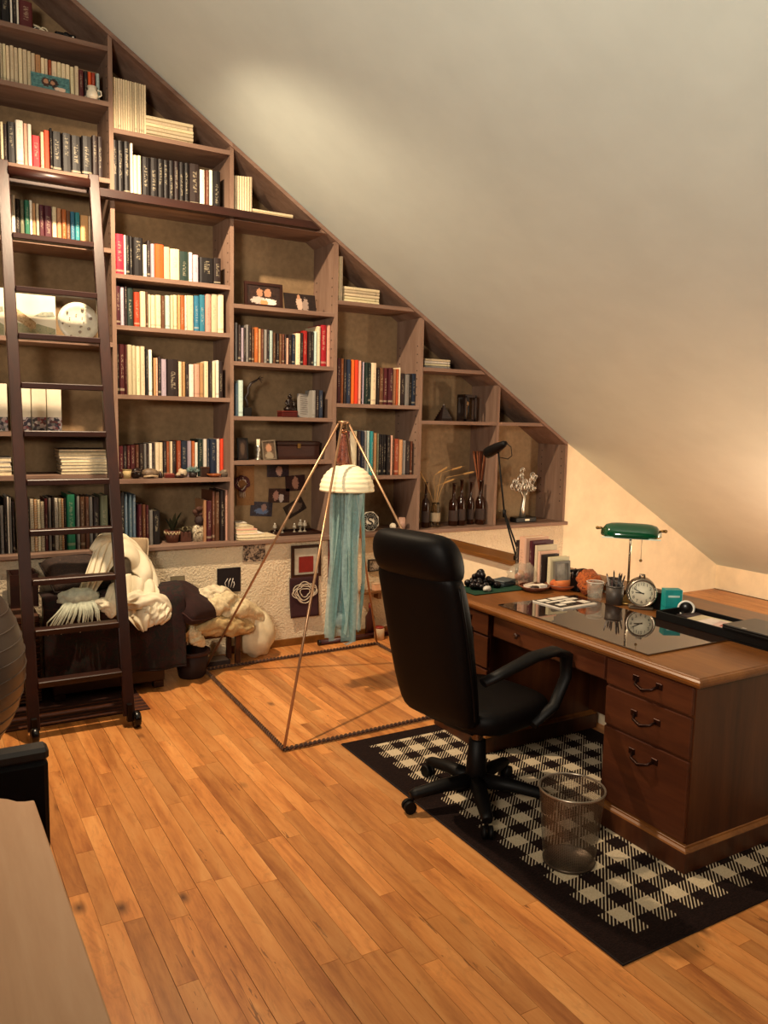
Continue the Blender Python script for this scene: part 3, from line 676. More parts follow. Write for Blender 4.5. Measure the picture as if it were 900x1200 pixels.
for q in range(13):
    a = q*2.399; r_ = R0*(.25+.65*((q*7) % 10)/10); m = MB(); m.lathe([(0, -.0062), (.003+.003*(q % 3), -.0058), (.004+.003*(q % 3), .004)], 7, (r_*math.cos(a), 0, R0+r_*math.sin(a)), axis='y')
    m.build('flower_sprig', blotch('sprig_paint', ['#7a8478', '#a08a74', '#8a8c88'], 70, .4), t)
# magazine files
M_FILE = plain('#e8dcc2', .7, .05); M_FLORAL = blotch('floral_print', ['#1a1a24', '#4a3a48', '#c8b8b0', '#2a3a34', '#8a3a3a', '#d8c8c0'], 60, .6, vor=True)
k = 0
for a, b in ((-9, 9), (19.5, 36.3), (37.2, 54.2), (55, 72.2)):
    k += 1
    P = onY(a, 480, 5.42); Q = onY(b, 480, 5.42); H = Zp((a+b)/2, 449.5, 5.42)-1.5795; W = Q.x-P.x
    nm = ORD[5-k]
    t = thing('magazine_file', f'white magazine file with a floral foot band, {nm} from the empty end of its shelf', 'magazine file', (P.x+W/2, 5.42, 1.5795), 0, 'magazine files behind the ladder')
    MB().box(-W/2+.0008, W/2-.0008, 0, .23, 0, H, ch=.002).build('body', M_FILE, t)
    MB().box(-W/2+.0012, W/2-.0012, -.0012, .002, .002, H*.3).build('floral_band', M_FLORAL, t)
# magazine stack and paper piles
def slab(name, label, cat, cx, cy, z, w_, d_, h_, mats, group, rz=0.0, curl=0.0):
    me = MB().grid(lambda u, v: ((u-.5)*w_, (v-.5)*d_, 0), 6, 1)
    m = MB()
    for zz, mi in ((0, 0), (h_*.12, 1), (h_*.88, 0)):
        hh = h_*(.12 if mi == 0 else .76); ins = 0 if mi == 0 else .003
        vs = []
        for i in range(7):
            x = -w_/2+ins+(w_-2*ins)*i/6; dz = curl*(max(0, .35-i/6)/.35)**2
            for yy in (-d_/2+ins, d_/2-ins):
                for q in (zz, zz+hh): vs.append((x, yy, q+dz))
        fs = []
        for i in range(6):
            a = i*4; b = a+4
            fs += [(a, b, b+2, a+2), (a+1, a+3, b+3, b+1), (a, a+1, b+1, b), (a+2, b+2, b+3, a+3)]
        fs += [(0, 2, 3, 1), (24, 25, 27, 26)]
        m.add(vs, fs, mi)
    o = m.build(name, mats, None, (cx, cy, z), rz); return tag(o, label, cat, group)
P = onY(70, 556, 5.43); Q = onY(127, 556, 5.43)
cols = ['dk', 'crm', 'gry', 'crm', 'wht', 'gry', 'crm', 'dk']
for i in range(8):
    slab('magazine', f'{ORD[i+1]} magazine up in the curled pile behind the ladder', 'magazine', (P.x+Q.x)/2+RND.uniform(-.01, .01), 5.53, 1.3065+i*.0205, Q.x-P.x+RND.uniform(-.012, .006), .22, .0195, [cover_mat(cols[i]), M_PAGE], 'magazines behind the ladder', RND.uniform(-.04, .04), .0)
P = onY(-16, 556, 5.43); Q = onY(15, 556, 5.43)
for i in range(4):
    slab('folder', f'{ORD[i+1]} pale folder up in the flat pile at the far end behind the ladder', 'folder', (P.x+Q.x)/2-RND.uniform(0, .012), 5.53, 1.3065+i*.028, Q.x-P.x, .22, .027, [cover_mat(['crm', 'gry', 'wht', 'gry'][i]), M_PAGE], 'folders behind the ladder', RND.uniform(-.03, .03))
# second bay: trinkets in front of the books
ZT = 1.2735; TY = 5.425
def trinket(name, label, cat, px, parts, y=TY, z=ZT, py=558):
    t = thing(name, label, cat, (Xp(px, py, y), y, z))
    for (nm, mb, mat) in parts: mb.build(nm, mat, t)
    return t
def lump(seed, amp=.25): return lambda d: 1+amp*mnoise.noise(d*1.7+Vector((seed, 0, 0)))
trinket('stone_cup', 'small pale stone cup on the trinket shelf', 'cup', 149, [('cup', MB().lathe([(0, 0), (.024, 0), (.03, .058), (.026, .058), (.022, .01), (0, .01)], 16), plain('#b8a070', .7)), ('rim', MB().lathe([(.026, .056), (.031, .056), (.031, .061), (.026, .061)], 16), plain('#8a7448', .7))])
trinket('dark_pebble', 'round dark pebble next to the stone cup', 'pebble', 159, [('stone', MB().ball((0, 0, .036), (.04, .03, .036), 14, fn=lump(3)), plain('#1e1210', .3)), ('vein', MB().tube([(-.03, -.02, .04), (0, -.03, .05), (.03, -.02, .045)], .003, 5), plain('#5a4a40', .5))])
trinket('sea_shell', 'big ridged brown seashell on the trinket shelf', 'shell', 176, [('shell', MB().ball((0, 0, .034), (.062, .036, .034), 20, fn=lambda d: .95+.05*math.sin(d.x*22)), plain('#6e5a46', .5, .3, 60)), ('lip', MB().tube([(-.05, -.028, .012), (0, -.036, .018), (.045, -.028, .014)], .007, 6), plain('#b09878', .4))])
trinket('little_figure', 'tiny dark and cream figure between seashell and red block', 'figurine', 188, [('body', MB().lathe([(0, 0), (.016, 0), (.012, .03), (.007, .04), (0, .042)], 12), plain('#2c1c18', .5)), ('head', MB().ball((0, 0, .05), .011, 10), plain('#c8b496', .5))])
trinket('red_block', 'low dark red block with a pale top in the trinkets', 'box', 199, [('block', MB().box(-.035, .03, -.02, .03, 0, .024, ch=.003), plain('#5a1a14', .4)), ('lid', MB().box(-.03, .025, -.018, .028, .024, .030), plain('#8a4438', .4))])
trinket('small_dish', 'small dark oval dish on the trinket shelf', 'dish', 209, [('dish', MB().lathe([(0, .004), (.03, .002), (.042, .018), (.038, .018), (.028, .008), (0, .008)], 20), plain('#3a2018', .3)), ('pebble', MB().ball((0, 0, .02), (.018, .014, .012), 10), plain('#a89070', .6))])
trinket('skull_shell', 'pale knobbly shell behind the small dish', 'shell', 214, [('shell', MB().ball((0, 0, .03), (.036, .03, .03), 16, fn=lump(9, .5)), plain('#b8a488', .6)), ('opening', MB().ball((-.01, -.026, .024), (.012, .006, .009), 8), plain('#2a1a14', .8))], y=5.455)
m = MB(); 
for q in range(26):
    a = q*2.4; e = .25+.95*((q*5) % 9)/9; d = Vector((math.cos(a)*math.cos(e), math.sin(a)*math.cos(e), math.sin(e)))
    m.tube([Vector((0, 0, .035)), Vector((0, 0, .035))+d*.028, Vector((0, 0, .035))+d*.052], [.006, .008, .001], 5)
trinket('succulent', 'spiky blue green succulent on the trinket shelf', 'plant', 226, [('leaf_rosette', m, plain('#5a6e68', .6)), ('pot', MB().lathe([(0, 0), (.025, 0), (.032, .036), (0, .034)], 14), plain('#241610', .6))])
trinket('wooden_bowl', 'orange rimmed flat wooden bowl near the orange book', 'bowl', 251, [('bowl', MB().lathe([(0, .003), (.03, 0), (.05, .02), (.046, .021), (.028, .008), (0, .008)], 22), plain('#7a3c1c', .4)), ('rim', MB().lathe([(.046, .019), (.051, .019), (.051, .023), (.046, .023)], 22), plain('#b86a34', .4))])
trinket('dark_box', 'small dark brown box behind the flat wooden bowl', 'box', 241, [('box', MB().box(-.028, .028, 0, .04, 0, .06, ch=.003), plain('#301a12', .4)), ('lid', MB().box(-.03, .03, -.002, .042, .06, .07, ch=.002), plain('#3c2216', .4))], y=5.445)
trinket('grey_stone', 'rough grey stone beside the flat wooden bowl', 'stone', 262, [('stone', MB().ball((0, 0, .025), (.03, .025, .026), 14, fn=lump(21, .4)), plain('#6a5c4e', .8)), ('crust', MB().ball((.004, -.004, .04), (.018, .016, .012), 10, fn=lump(5, .5)), plain('#8c7c68', .8))])
trinket('wooden_ball', 'small turned wooden knob next to the upright of the trinket shelf', 'knob', 141, [('knob', MB().lathe([(0, 0), (.014, 0), (.01, .012), (.02, .03), (.012, .046), (0, .05)], 12), plain('#3a2014', .4)), ('collar', MB().lathe([(.009, .011), (.014, .013), (.009, .016)], 12), M_BRASS)])
# second bay ledge: pots and marbled ornament
ZL = LEDGE+.0005
def leafblade(m, p, d, L, w0, bend, mi=0):
    d = Vector(d).normalized(); sd = d.cross(Vector((0, 0, 1))).normalized(); pts = []
    for i in range(6):
        u = i/5; pts.append(Vector(p)+d*(L*u)+Vector((0, 0, -bend*u*u*L)))
    vs = []; 
    for i, q in enumerate(pts):
        ww = w0*math.sin(math.pi*min(.97, .12+.85*i/5)); vs += [q-sd*ww, q+Vector((0, 0, .002)), q+sd*ww]
    fs = []
    for i in range(5): a = i*3; fs += [(a, a+1, a+4, a+3), (a+1, a+2, a+5, a+4)]
    m.add(vs, fs, mi, True)
t = thing('potted_plant', 'small plant in a terracotta pot with a zigzag cream band', 'plant', (Xp(202, 630, 5.47), 5.47, ZL))
pot = MB().lathe([(0, 0), (.04, 0), (.056, .085), (.05, .085), (.036, .01), (0, .06)], 22).build('pot', plain('#5a3020', .6), t)
m = MB(); nz = 14
for q in range(nz):
    a0, a1 = 2*math.pi*q/nz, 2*math.pi*(q+.5)/nz
    m.tube([(.0535*math.cos(a0), .0535*math.sin(a0), .058), (.0545*math.cos(a1), .0545*math.sin(a1), .078), (.0535*math.cos(a0*1+2*math.pi/nz), .0535*math.sin(a0+2*math.pi/nz), .058)], .0035, 5)
m.build('zigzag_band', plain('#c8b48c', .6), pot)
for q in range(11):
    m = MB(); a = q*2.4; leafblade(m, (0, 0, .07), (math.cos(a)*.4, math.sin(a)*.3, 1), .10+.05*(q % 3), .014, .25); m.build('leaf', plain('#2a2c18', .6), t)
t = thing('square_planter', 'small square brown planter with a drooping pale plant', 'plant', (Xp(217, 630, 5.47), 5.47, ZL))
MB().box(-.038, .038, -.03, .03, 0, .07, ch=.004).build('box', plain('#4a2618', .6), t)
for q in range(9):
    m = MB(); a = q*2.2; leafblade(m, (0, 0, .065), (math.cos(a)*.8, math.sin(a)*.4, .9), .09+.03*(q % 3), .010, .7); m.build('leaf', plain('#5a5038', .7), t)
t = thing('marbled_vase', 'black and cream marbled ornament leaning on the tall folders', 'ornament', (Xp(232, 628, 5.45), 5.45, ZL))
MB().loft([rrect(0, 0, .075, .05, 0, 3), rrect(0, 0, .085, .055, .05, 3), rrect(0, 0, .08, .05, .10, 3), rrect(0, 0, .045, .03, .118, 3)]).build('body', blotch('marble_swirl', ['#1a1210', '#4a3a30', '#d0bfa0', '#2a1c18', '#b8a488'], 22, .3), t)
MB().ball((.012, 0, .145), (.035, .03, .035), 14, fn=lump(14, .5)).build('dark_rose', plain('#2c1814', .7), t)
m = MB()
for q in range(7):
    a = q*2.4; m.ball((.02*math.cos(a), .012*math.sin(a), .19+.02*(q % 3)), (.02, .015, .018), 8)
m.tube([(0, 0, .12), (.006, 0, .19)], .004, 5); m.build('dried_flower_head', plain('#4a2c20', .8), t)

# third bay: branch sculpture, statue on box, leaning book
t = thing('branch_sculpture', 'twisted dark branch rising from a small black cube', 'sculpture', (Xp(289, 484, 5.44), 5.44, 1.7035))
MB().box(-.028, .028, -.028, .028, 0, .062, ch=.002).build('cube_base', M_BLK, t)
MB().tube([(0, 0, .06), (.006, 0, .10), (-.012, 0, .13), (.012, 0, .165), (.010, 0, .20), (.035, 0, .235), (.075, .01, .255), (.10, .01, .275)], [.012, .011, .012, .010, .010, .009, .007, .004], 7).build('branch', plain('#20100c', .5), t)
m = MB()
for d in ((.035, 0, -.012), (.04, 0, .012), (.02, .01, .02), (.03, 0, -.03)): m.tube([(.09, .01, .268), (.09+d[0]*.5, .01+d[1], .27+d[2]*.3), (.09+d[0], .01, .27+d[2])], [.005, .003, .002], 5)
m.build('twigs', plain('#20100c', .5), t)
t = thing('wooden_casket', 'dark red lacquered box carrying the seated statue', 'box', (Xp(340, 488, 5.43), 5.43, 1.7035))
MB().box(-.065, .06, 0, .09, 0, .034, ch=.003).build('body', plain('#4a1512', .3), t); MB().box(-.068, .063, -.003, .093, .034, .046, ch=.003).build('lid', plain('#58201a', .3), t)
t = thing('seated_statue', 'dark bronze seated meditating statue on the lacquered box', 'statue', (Xp(340, 480, 5.47), 5.475, 1.7035+.0465))
m = MB().loft([rrect(0, 0, .085, .06, 0, 2.4, 20), rrect(0, 0, .095, .065, .012, 2.4, 20), rrect(0, 0, .08, .055, .026, 2.4, 20), rrect(0, .004, .05, .036, .036, 2.2, 20), rrect(0, .006, .046, .032, .06, 2.2, 20), rrect(0, .006, .056, .03, .074, 2.4, 20), rrect(0, .006, .03, .024, .085, 2.2, 20), rrect(0, .004, .014, .014, .09, 2, 20)])
for s_ in (-1, 1): m.tube([(s_*.025, .004, .076), (s_*.036, -.004, .055), (s_*.018, -.026, .034)], .008, 6)
m.build('body', plain('#1c0f0a', .35, metal=.3), t)
h = MB().ball((0, .002, .104), (.014, .015, .017), 14).ball((0, .004, .121), .007, 8).ball((-.014, .003, .1), (.003, .004, .008), 6).ball((.014, .003, .1), (.003, .004, .008), 6).ball((0, -.013, .102), (.002, .003, .004), 6).build('head', plain('#1c0f0a', .35, metal=.3), t)
t = thing('leaning_book', 'grey paperback leaning with its text-covered face out behind the statue', 'book', (Xp(357.5, 487, 5.46), 5.47, 1.7035)); t.rotation_euler = (-.1, .06, .2)
MB().box(-.05, .05, 0, .022, 0, .175).build('cover', cover_mat('gry'), t)
m = MB()
for q in range(9): m.box(-.038, .02+.016*((q*3) % 4)/4, -.0008, .0005, .025+q*.016, .028+q*.016)
m.build('text_lines', plain('#4a4038'), t)
# third bay, fourth shelf: candlestick, frames, chest
cx, cz, w_, h_ = span(277.5, 290, 513, 539, 5.43)
flat_photo('narrow_picture_frame', 'narrow dark frame against the upright next to the candlestick', 'picture frame', cx+.004, 1.3905, w_, h_, 5.43, photo_mat('dark_print', ('#150c0a', '#33231c'), [(.5, .5, .25, .3, '#4a382c')]), tilt=-.1, frame=M_BLK, fw=.008)
t = thing('candlestick', 'polished metal candlestick next to the tilted silver frame', 'candlestick', (Xp(302.5, 537, 5.43), 5.43, 1.3905))
MB().lathe([(0, 0), (.024, 0), (.024, .008), (.010, .02), (.016, .04), (.009, .055), (.018, .075), (.012, .09), (.02, .105), (0, .105)], 18).build('stem', M_SILVER, t)
MB().lathe([(.013, .105), (.013, .15), (0, .15)], 14).build('candle', plain('#d9ccb0', .5), t)
cx, cz, w_, h_ = span(308, 324, 514, 537, 5.43)
flat_photo('picture_frame', 'silver framed photograph tilted against the dark chest', 'picture frame', cx, 1.392, w_, h_, 5.43, photo_mat('portrait_small', ('#2c2018', '#6a5440'), [(.5, .6, .25, .25, SK), (.5, .15, .35, .25, '#8a7a64')]), tilt=-.12, roll=-.07, frame=plain('#8a7c6a', .3, metal=.6), fw=.01)
t = thing('wooden_chest', 'long very dark wooden chest on the shelf above the pinned photographs', 'chest', (Xp(352, 537, 5.43), 5.46, 1.3905))
W = Xp(376, 530)-Xp(326, 530)
MB().box(-W/2, W/2, 0, .18, 0, .105, ch=.004).build('body', M_DARKW, t); MB().box(-W/2-.004, W/2+.004, -.004, .184, .105, .135, ch=.006).build('lid', M_DARKW, t)
MB().box(-.012, .012, -.008, 0, .085, .12).build('clasp', M_BRASS, t)
# pinned photographs on the back panel
BY = WY+Y1-.0095
pins = [(313, 338.5, 545, 559, 0, ('#180f14', '#3a2a34'), [(.55, .5, .14, .4, '#b89080')], 'red toned portrait of one face, topmost'),
        (335, 358, 557, 575, -.06, ('#1c1214', '#40201c'), [(.5, .5, .16, .4, '#a87a64')], 'portrait between the topmost print and the chest side'),
        (314.5, 339, 572.5, 589, .03, ('#241414', '#4a2c24'), [(.35, .5, .14, .35, '#b08070'), (.6, .35, .12, .3, '#d0c0b8')], 'group snapshot in the centre of the five'),
        (293, 318.5, 588, 605, .07, ('#1a1620', '#3c3440'), [(.5, .35, .3, .2, '#5a6a8a'), (.6, .6, .12, .25, '#8a6a60')], 'bluish snapshot nearest the hanging knot'),
        (337, 361, 586, 602, -.5, ('#160e0c', '#3a2a22'), [(.5, .5, .35, .3, '#6a5444')], 'strongly tilted dark snapshot')]
for (x0, x1, y0, y1, rl, bg, bl, lb) in pins:
    cx, cz, w_, h_ = span(x0, x1, y0, y1, BY)
    flat_photo('pinned_photograph', lb+', pinned on the back panel', 'photograph', cx, cz, w_, h_, BY, photo_mat('pinned_print', bg, bl), roll=rl, group='photographs pinned inside the third bay')
t = thing('cork_panel', 'small brown cork panel carrying the hanging knot', 'panel', (Xp(288, 595, BY), BY, Zp(288, 592, BY)))
MB().box(-.075, .065, -.006, .004, 0, .30).build('board', blotch('cork', ['#6a4628', '#8a6038', '#7a5430'], 80, .9), t)
MB().box(-.077, .067, -.008, .0, .3, .31).build('edge_strip', M_DARKW, t)
def knot(m, R, rows, r, seed=0, wob=.3):
    for q in range(rows):
        f = 3+q; ph = q*1.3+seed
        m.tube([((R*(.78+wob*.5*math.sin(f*a+ph)))*math.cos(a), 0.004*math.sin(2*f*a), (R*(.78+wob*.5*math.sin(f*a+ph)))*math.sin(a)) for a in np.linspace(0, 2*math.pi, 60)[:-1]], r, 5, closed=True)
    return m
t = thing('hanging_knot', 'wine red and white braided wheel hanging on the cork panel', 'wall hanging', (Xp(284, 570, BY-.02), BY-.016, Zp(284, 567, BY-.02)))
knot(MB(), .062, 3, .007).build('braid', plain('#4a1c1c', .6), t); knot(MB(), .05, 2, .004, 1.0).build('white_cord', plain('#c0ac98', .6), t)
m = MB()
for q in range(5): m.tube([(-.02+.01*q, 0, -.055), (-.018+.011*q, .002, -.10-.01*(q % 2))], .003, 5)
m.build('tassel', plain('#b09c88', .7), t)
# ledge of the third bay: papers, tray, glass ornaments
P = onY(278, 630, 5.36); Q = onY(324, 630, 5.36)
for i, (a, b, h_, k) in enumerate(((278, 324, .022, 'crm'), (278, 310, .022, 'wht'), (278, 303, .03, 'pnk'), (278, 300, .02, 'crm'), (279, 293, .025, 'wht'))):
    A = onY(a, 625, 5.37).x; B = onY(b, 625, 5.37).x; zz = ZL+sum((.022, .022, .03, .02, .025)[:i])
    slab('paper_bundle', f'{ORD[i+1]} paper bundle up in the loose pile on the ledge below the hanging knot', 'paper', max((A+B)/2, 1.92+(B-A)/2), 5.45+.01*i, zz, B-A, .2-.02*i, h_-.001, [cover_mat(k), M_PAGE], 'paper bundles on the ledge', 0, .004)
t = thing('flat_tray', 'flat dark tray on the ledge below the pinned photographs', 'tray', (Xp(350, 622, 5.5), 5.55, ZL))
MB().box(-.17, .17, -.1, .1, 0, .006).build('base', M_DARKW, t)
m = MB(); m.box(-.17, .17, -.1, -.092, .006, .02).box(-.17, .17, .092, .1, .006, .02).box(-.17, -.162, -.092, .092, .006, .02).box(.162, .17, -.092, .092, .006, .02); m.build('rim', M_DARKW, t)
M_CRYST = plain('#b8ae9c', .15, .1, metal=.5)
for q, (px, s_) in enumerate(((322, .8), (331, .65), (345, .7), (352, 1.0), (357, .9))):
    t = thing('glass_ornament', f'small sparkling glass ornament, {ORD[q+1]} from the paper pile end of the dark tray', 'ornament', (Xp(px, 616, 5.58), 5.58, ZL+.0065), 0, 'glass ornaments on the tray')
    MB().lathe([(0, 0), (.02*s_, 0), (.006*s_, .012*s_), (.005*s_, .03*s_), (.022*s_, .05*s_), (.015*s_, .075*s_), (0, .085*s_)], 8, sm=False).build('body', M_CRYST, t)
    MB().ball((0, 0, .088*s_), .008*s_, 8).build('finial', plain('#e4dccc', .2), t)
# fourth bay ledge: emblem plaque, candles
t = thing('emblem_plaque', 'octagonal black and white plaque with a letter S in a chain ring', 'plaque', (Xp(434.5, 616, 5.43), 5.43, ZL)); t.rotation_euler = (-.12, 0, 0)
RO = .082
def octo(r): return [(r*math.cos(math.pi/8+q*math.pi/4), RO*.96+r*math.sin(math.pi/8+q*math.pi/4)) for q in range(8)]
MB().prism(octo(RO), 0, .01, 'xz').build('white_board', plain('#cfc6b4', .5), t)
MB().lathe([(RO*.46, -.002), (RO*.88, -.002), (RO*.88, .001)], 32, (0, 0, RO*.96), axis='y').build('black_ring', plain('#15100e', .5), t)
m = MB()
for q in range(10):
    a = q*math.pi/5; m.tube([(RO*.66*math.cos(a)+RO*.13*math.cos(b), -.004, RO*.96+RO*.66*math.sin(a)+RO*.13*math.sin(b)) for b in np.linspace(0, 2*math.pi, 9)[:-1]], .0012, 4, closed=True)
m.build('chain_ring', plain('#bcb4a4', .5), t)
sp_ = [(.30, .30), (.12, .42), (-.16, .40), (-.28, .22), (-.16, .06), (.12, -.05), (.26, -.2), (.14, -.38), (-.14, -.42), (-.30, -.28)]
MB().tube([(RO*.9*a, -.004, RO*.96+RO*.9*b) for a, b in sp_], .006, 5).build('letter_s', plain('#15100e', .5), t)
t = thing('ball_candle', 'small white ball candle beside the pink pillar candle', 'candle', (Xp(460.5, 612, 5.45), 5.45, ZL)); MB().ball((0, 0, .0275), .027, 14).build('wax', plain('#e2d6c0', .5), t); MB().tube([(0, 0, .05), (.001, 0, .06)], .0015, 4).build('wick', M_BLK, t)
t = thing('pillar_candle', 'short pink pillar candle beside the ball candle', 'candle', (Xp(471, 612, 5.45), 5.45, ZL)); MB().lathe([(0, 0), (.028, 0), (.028, .095), (.024, .09), (0, .088)], 18).build('wax', plain('#b08a78', .5), t); MB().tube([(0, 0, .088), (.001, 0, .102)], .0015, 4).build('wick', M_BLK, t)
# fifth bay: pyramid, lantern, bottles, dried stalks
t = thing('dark_pyramid', 'small dark stepped pyramid ornament beside the lantern', 'ornament', (Xp(520.5, 492, 5.46), 5.47, 1.7005))
m = MB()
for q in range(7): r_ = .055*(1-q/7.2); m.box(-r_, r_, -r_, r_, q*.018, q*.018+.018)
m.build('steps', plain('#1e0e0a', .5), t); MB().lathe([(.008, .126), (0, .142)], 4, sm=False).build('tip', plain('#3a2014', .4), t)
t = thing('lantern', 'tall dark wooden lantern with a pale ornament inside, on the shelf above the bottles', 'lantern', (Xp(548, 492, 5.5), 5.52, 1.7005))
m = MB(); 
for sx in (-1, 1):
    for sy in (-1, 1): m.box(sx*.05-.008, sx*.05+.008, sy*.05-.008, sy*.05+.008, 0, .21)
m.box(-.058, .058, -.058, .058, 0, .018).box(-.058, .058, -.058, .058, .2, .225); m.box(-.05, .05, .044, .05, .018, .2); m.build('frame', plain('#1c0d09', .5), t)
MB().ball((0, 0, .15), (.022, .02, .022), 12).tube([(0, 0, .02), (0, 0, .13)], .006, 6).build('ornament', plain('#8a6844', .4), t)
M_BOT = glassy('dark_bottle_glass', '#2a1208', 0.08, trans=.25); M_BOTC = glassy('clear_glass', '#e8e2d4', 0.03)
def bottle(px, htop_px, r, mat, label, neck=.35, y=5.47, base_px=606, nm='glass_bottle'):
    X = Xp(px, base_px, y); H = Zp(px, htop_px, y)-ZL
    t = thing(nm, label, 'bottle', (X, y, ZL), 0, 'bottles on the ledge of the fifth bay')
    s0 = H*(1-neck-.12); s1 = H*(1-neck)
    MB().lathe([(0, .004), (r*.9, 0), (r, .01), (r, s0), (r*.8, s0+(s1-s0)*.6), (r*.36, s1), (r*.32, H*.97), (r*.40, H*.97), (r*.40, H), (r*.26, H), (r*.26, s1), (0, s1)], 20).build('glass', mat, t)
    MB().lathe([(r*1.004, H*.12), (r*1.012, H*.125), (r*1.012, H*.36), (r*1.004, H*.365)], 20).build('paper_label', plain('#2c1a12' if mat == M_BOT else '#9a8c74', .7), t)
    return X, H
bottle(498.5, 565, .034, M_BOT, 'slim brown bottle against the upright of the stalk bay')
bottle(531, 566, .040, M_BOT, 'dark bottle with a narrow neck between jar and tallest bottle')
bottle(540, 562, .040, M_BOT, 'tallest dark bottle in the middle of the row')
bottle(551, 565, .030, M_BOT, 'dark bottle between the tallest and the stalk-holding bottle', y=5.50)
bottle(562.5, 563, .042, M_BOT, 'wide dark bottle holding the reed fan', y=5.46)
t = thing('glass_jar', 'tall clear glass jar holding wheat stalks', 'jar', (Xp(510, 608, 5.45), 5.45, ZL))
MB().lathe([(0, .004), (.038, 0), (.040, .01), (.040, .17), (.032, .19), (.032, .205), (.029, .205), (.029, .19), (.036, .168), (.036, .012), (0, .01)], 22).build('glass', M_BOTC, t)
MB().lathe([(.0405, .05), (.0412, .052), (.0412, .12), (.0405, .122)], 22).build('paper_label', plain('#8a7a62', .7), t)
def stalk(label, px, pts, ear, col, y=5.45, group='dried wheat stalks'):
    X = Xp(px, 600, y); t = thing('wheat_stalk', label, 'dried stalk', (X, y, ZL+.012), 0, group)
    MB().tube([Vector(p) for p in pts], .0022, 5).build('stem', plain(col, .7), t)
    a, b = Vector(pts[-2]), Vector(pts[-1]); d = (b-a).normalized(); m = MB()
    for q in range(9):
        p = b-d*.02+d*(ear*q/9); m.ball(p, (.006, .006, .009), 6)
        sd = Vector((.012*(1 if q % 2 else -1), 0, 0)); m.tube([p, p+d*.045+sd], [.0012, .0004], 3)
    m.build('ear', plain(col, .7), t)
for q, (dx, hx, hz, bend) in enumerate(((-.010, -.09, .36, -.02), (.0, -.02, .42, .06), (.008, .05, .44, .13), (.014, .10, .40, .20), (-.004, .02, .33, .10))):
    stalk(f'golden wheat stalk standing in the glass jar', 510, [(dx, 0, 0), (dx*1.5, .005*q, .18), (dx+hx*.5, .005*q, hz*.75), (dx+hx, .004*q, hz), (dx+hx+bend, .004*q, hz+.03)], .1, '#a8804a')
t = thing('reed_fan', 'tall brown fan of dried reeds rising from the wide dark bottle', 'dried reeds', (Xp(561, 600, 5.5), 5.5, ZL+.27))
for q in range(9):
    a = -.22+q*.055; m = MB(); m.grid(lambda u, v: ((u-.5)*.016*(.3+v)+math.tan(a)*.36*v, .012*math.sin(q*1.7)*v, .36*v), 2, 6); m.build('reed', plain('#5a2c18' if q % 2 else '#7a4424', .8), t, solid=.002)
# sixth bay: metal tree
t = thing('tree_sculpture', 'silver metal tree with curled branches on a black base', 'sculpture', (Xp(613, 606, 5.46), 5.46, ZL))
MB().box(-.115, .115, -.05, .05, 0, .045, ch=.006).build('base', M_BLK, t); MB().box(-.02, .03, -.0525, -.049, .014, .03).build('name_plate', plain('#d8d0bc', .3, metal=.6), t)
tr = MB(); tr.tube([(-.01, 0, .04), (-.012, 0, .12), (.0, 0, .2), (.012, 0, .27)], [.03, .022, .018, .012], 10)
for s_ in (-1, 1): tr.tube([(0, 0, .2), (s_*.03, 0, .26), (s_*.055, 0, .30)], [.012, .008, .005], 6)
tr.build('trunk', M_SILVER, t)
rc = random.Random(4)
for q in range(22):
    cx = rc.uniform(-.125, .13); cz_ = .26+rc.uniform(-.02, .19)*(1-abs(cx)*3.2) + .03; r_ = rc.uniform(.02, .034); cy = rc.uniform(-.02, .02)
    m = MB().tube([(cx+r_*(1-a/16)*math.cos(a), cy+.0006*a, cz_+r_*(1-a/16)*math.sin(a)) for a in np.linspace(0, 10, 26)], .0052, 5)
    m.tube([(cx*.3, 0, .26), (cx*.7, cy*.5, cz_-.01), (cx+r_*.9, cy, cz_)], .0025, 4); m.build('curl', M_SILVER, t)

# ================================================================== WALL BELOW THE LEDGE
def wallpic(name, label, cat, x0, x1, y0, y1, mat, frame=None, fw=.015, roll=0.0, mount=None):
    cx, cz, w_, h_ = span(x0, x1, y0, y1, WY-.006)
    return flat_photo(name, label, cat, cx, cz, w_, h_, WY-.006, mat, roll=roll, frame=frame, fw=fw, mount=mount)
M_LACE = blotch('carved_print', ['#1c1210', '#2c1c18', '#a89078', '#c8b498'], 38, .6, 5)
wallpic('carved_tile', 'small tile with swirling carved relief hanging just below the ledge', 'wall tile', 284.5, 310.5, 638, 658, M_LACE, roll=.03)
t = wallpic('calligraphy_picture', 'small black square picture with white brush strokes above the sheepskin', 'picture', 254.5, 282, 665.5, 694, plain('#140d12', .5))
W = .13
for q, pts in enumerate((((-.02, .03), (-.03, .07), (-.01, .1)), ((-.005, .04), (.0, .08), (.012, .1)), ((.012, .035), (.025, .075), (.03, .1)), ((.03, .03), (.04, .055), (.035, .075)))):
    MB().tube([(a, -.003, b) for a, b in pts], .003, 4).build('brush_stroke', plain('#d8ccc0', .6), t)
wallpic('red_square_picture', 'dark framed picture of a red square on grey', 'picture', 341, 375.5, 638.5, 676, plain('#7a1810', .6), frame=M_DARKW, fw=.022, mount=plain('#b0a694', .7))
cx, cz, w_, h_ = span(338.5, 372.5, 676, 722, WY-.01)
t = thing('knot_cloth', 'dark cloth hanging with a white interlaced knot emblem', 'wall hanging', (cx, WY-.012, cz))
MB().grid(lambda u, v: ((u-.5)*w_*(1-.04*(1-v)), -.006+.006*math.sin(u*5+v*2)*(1-v)-.02*(1-v)**3, v*h_), 14, 14).build('cloth', plain('#33151a', .9, bump=.3), t, solid=.003)
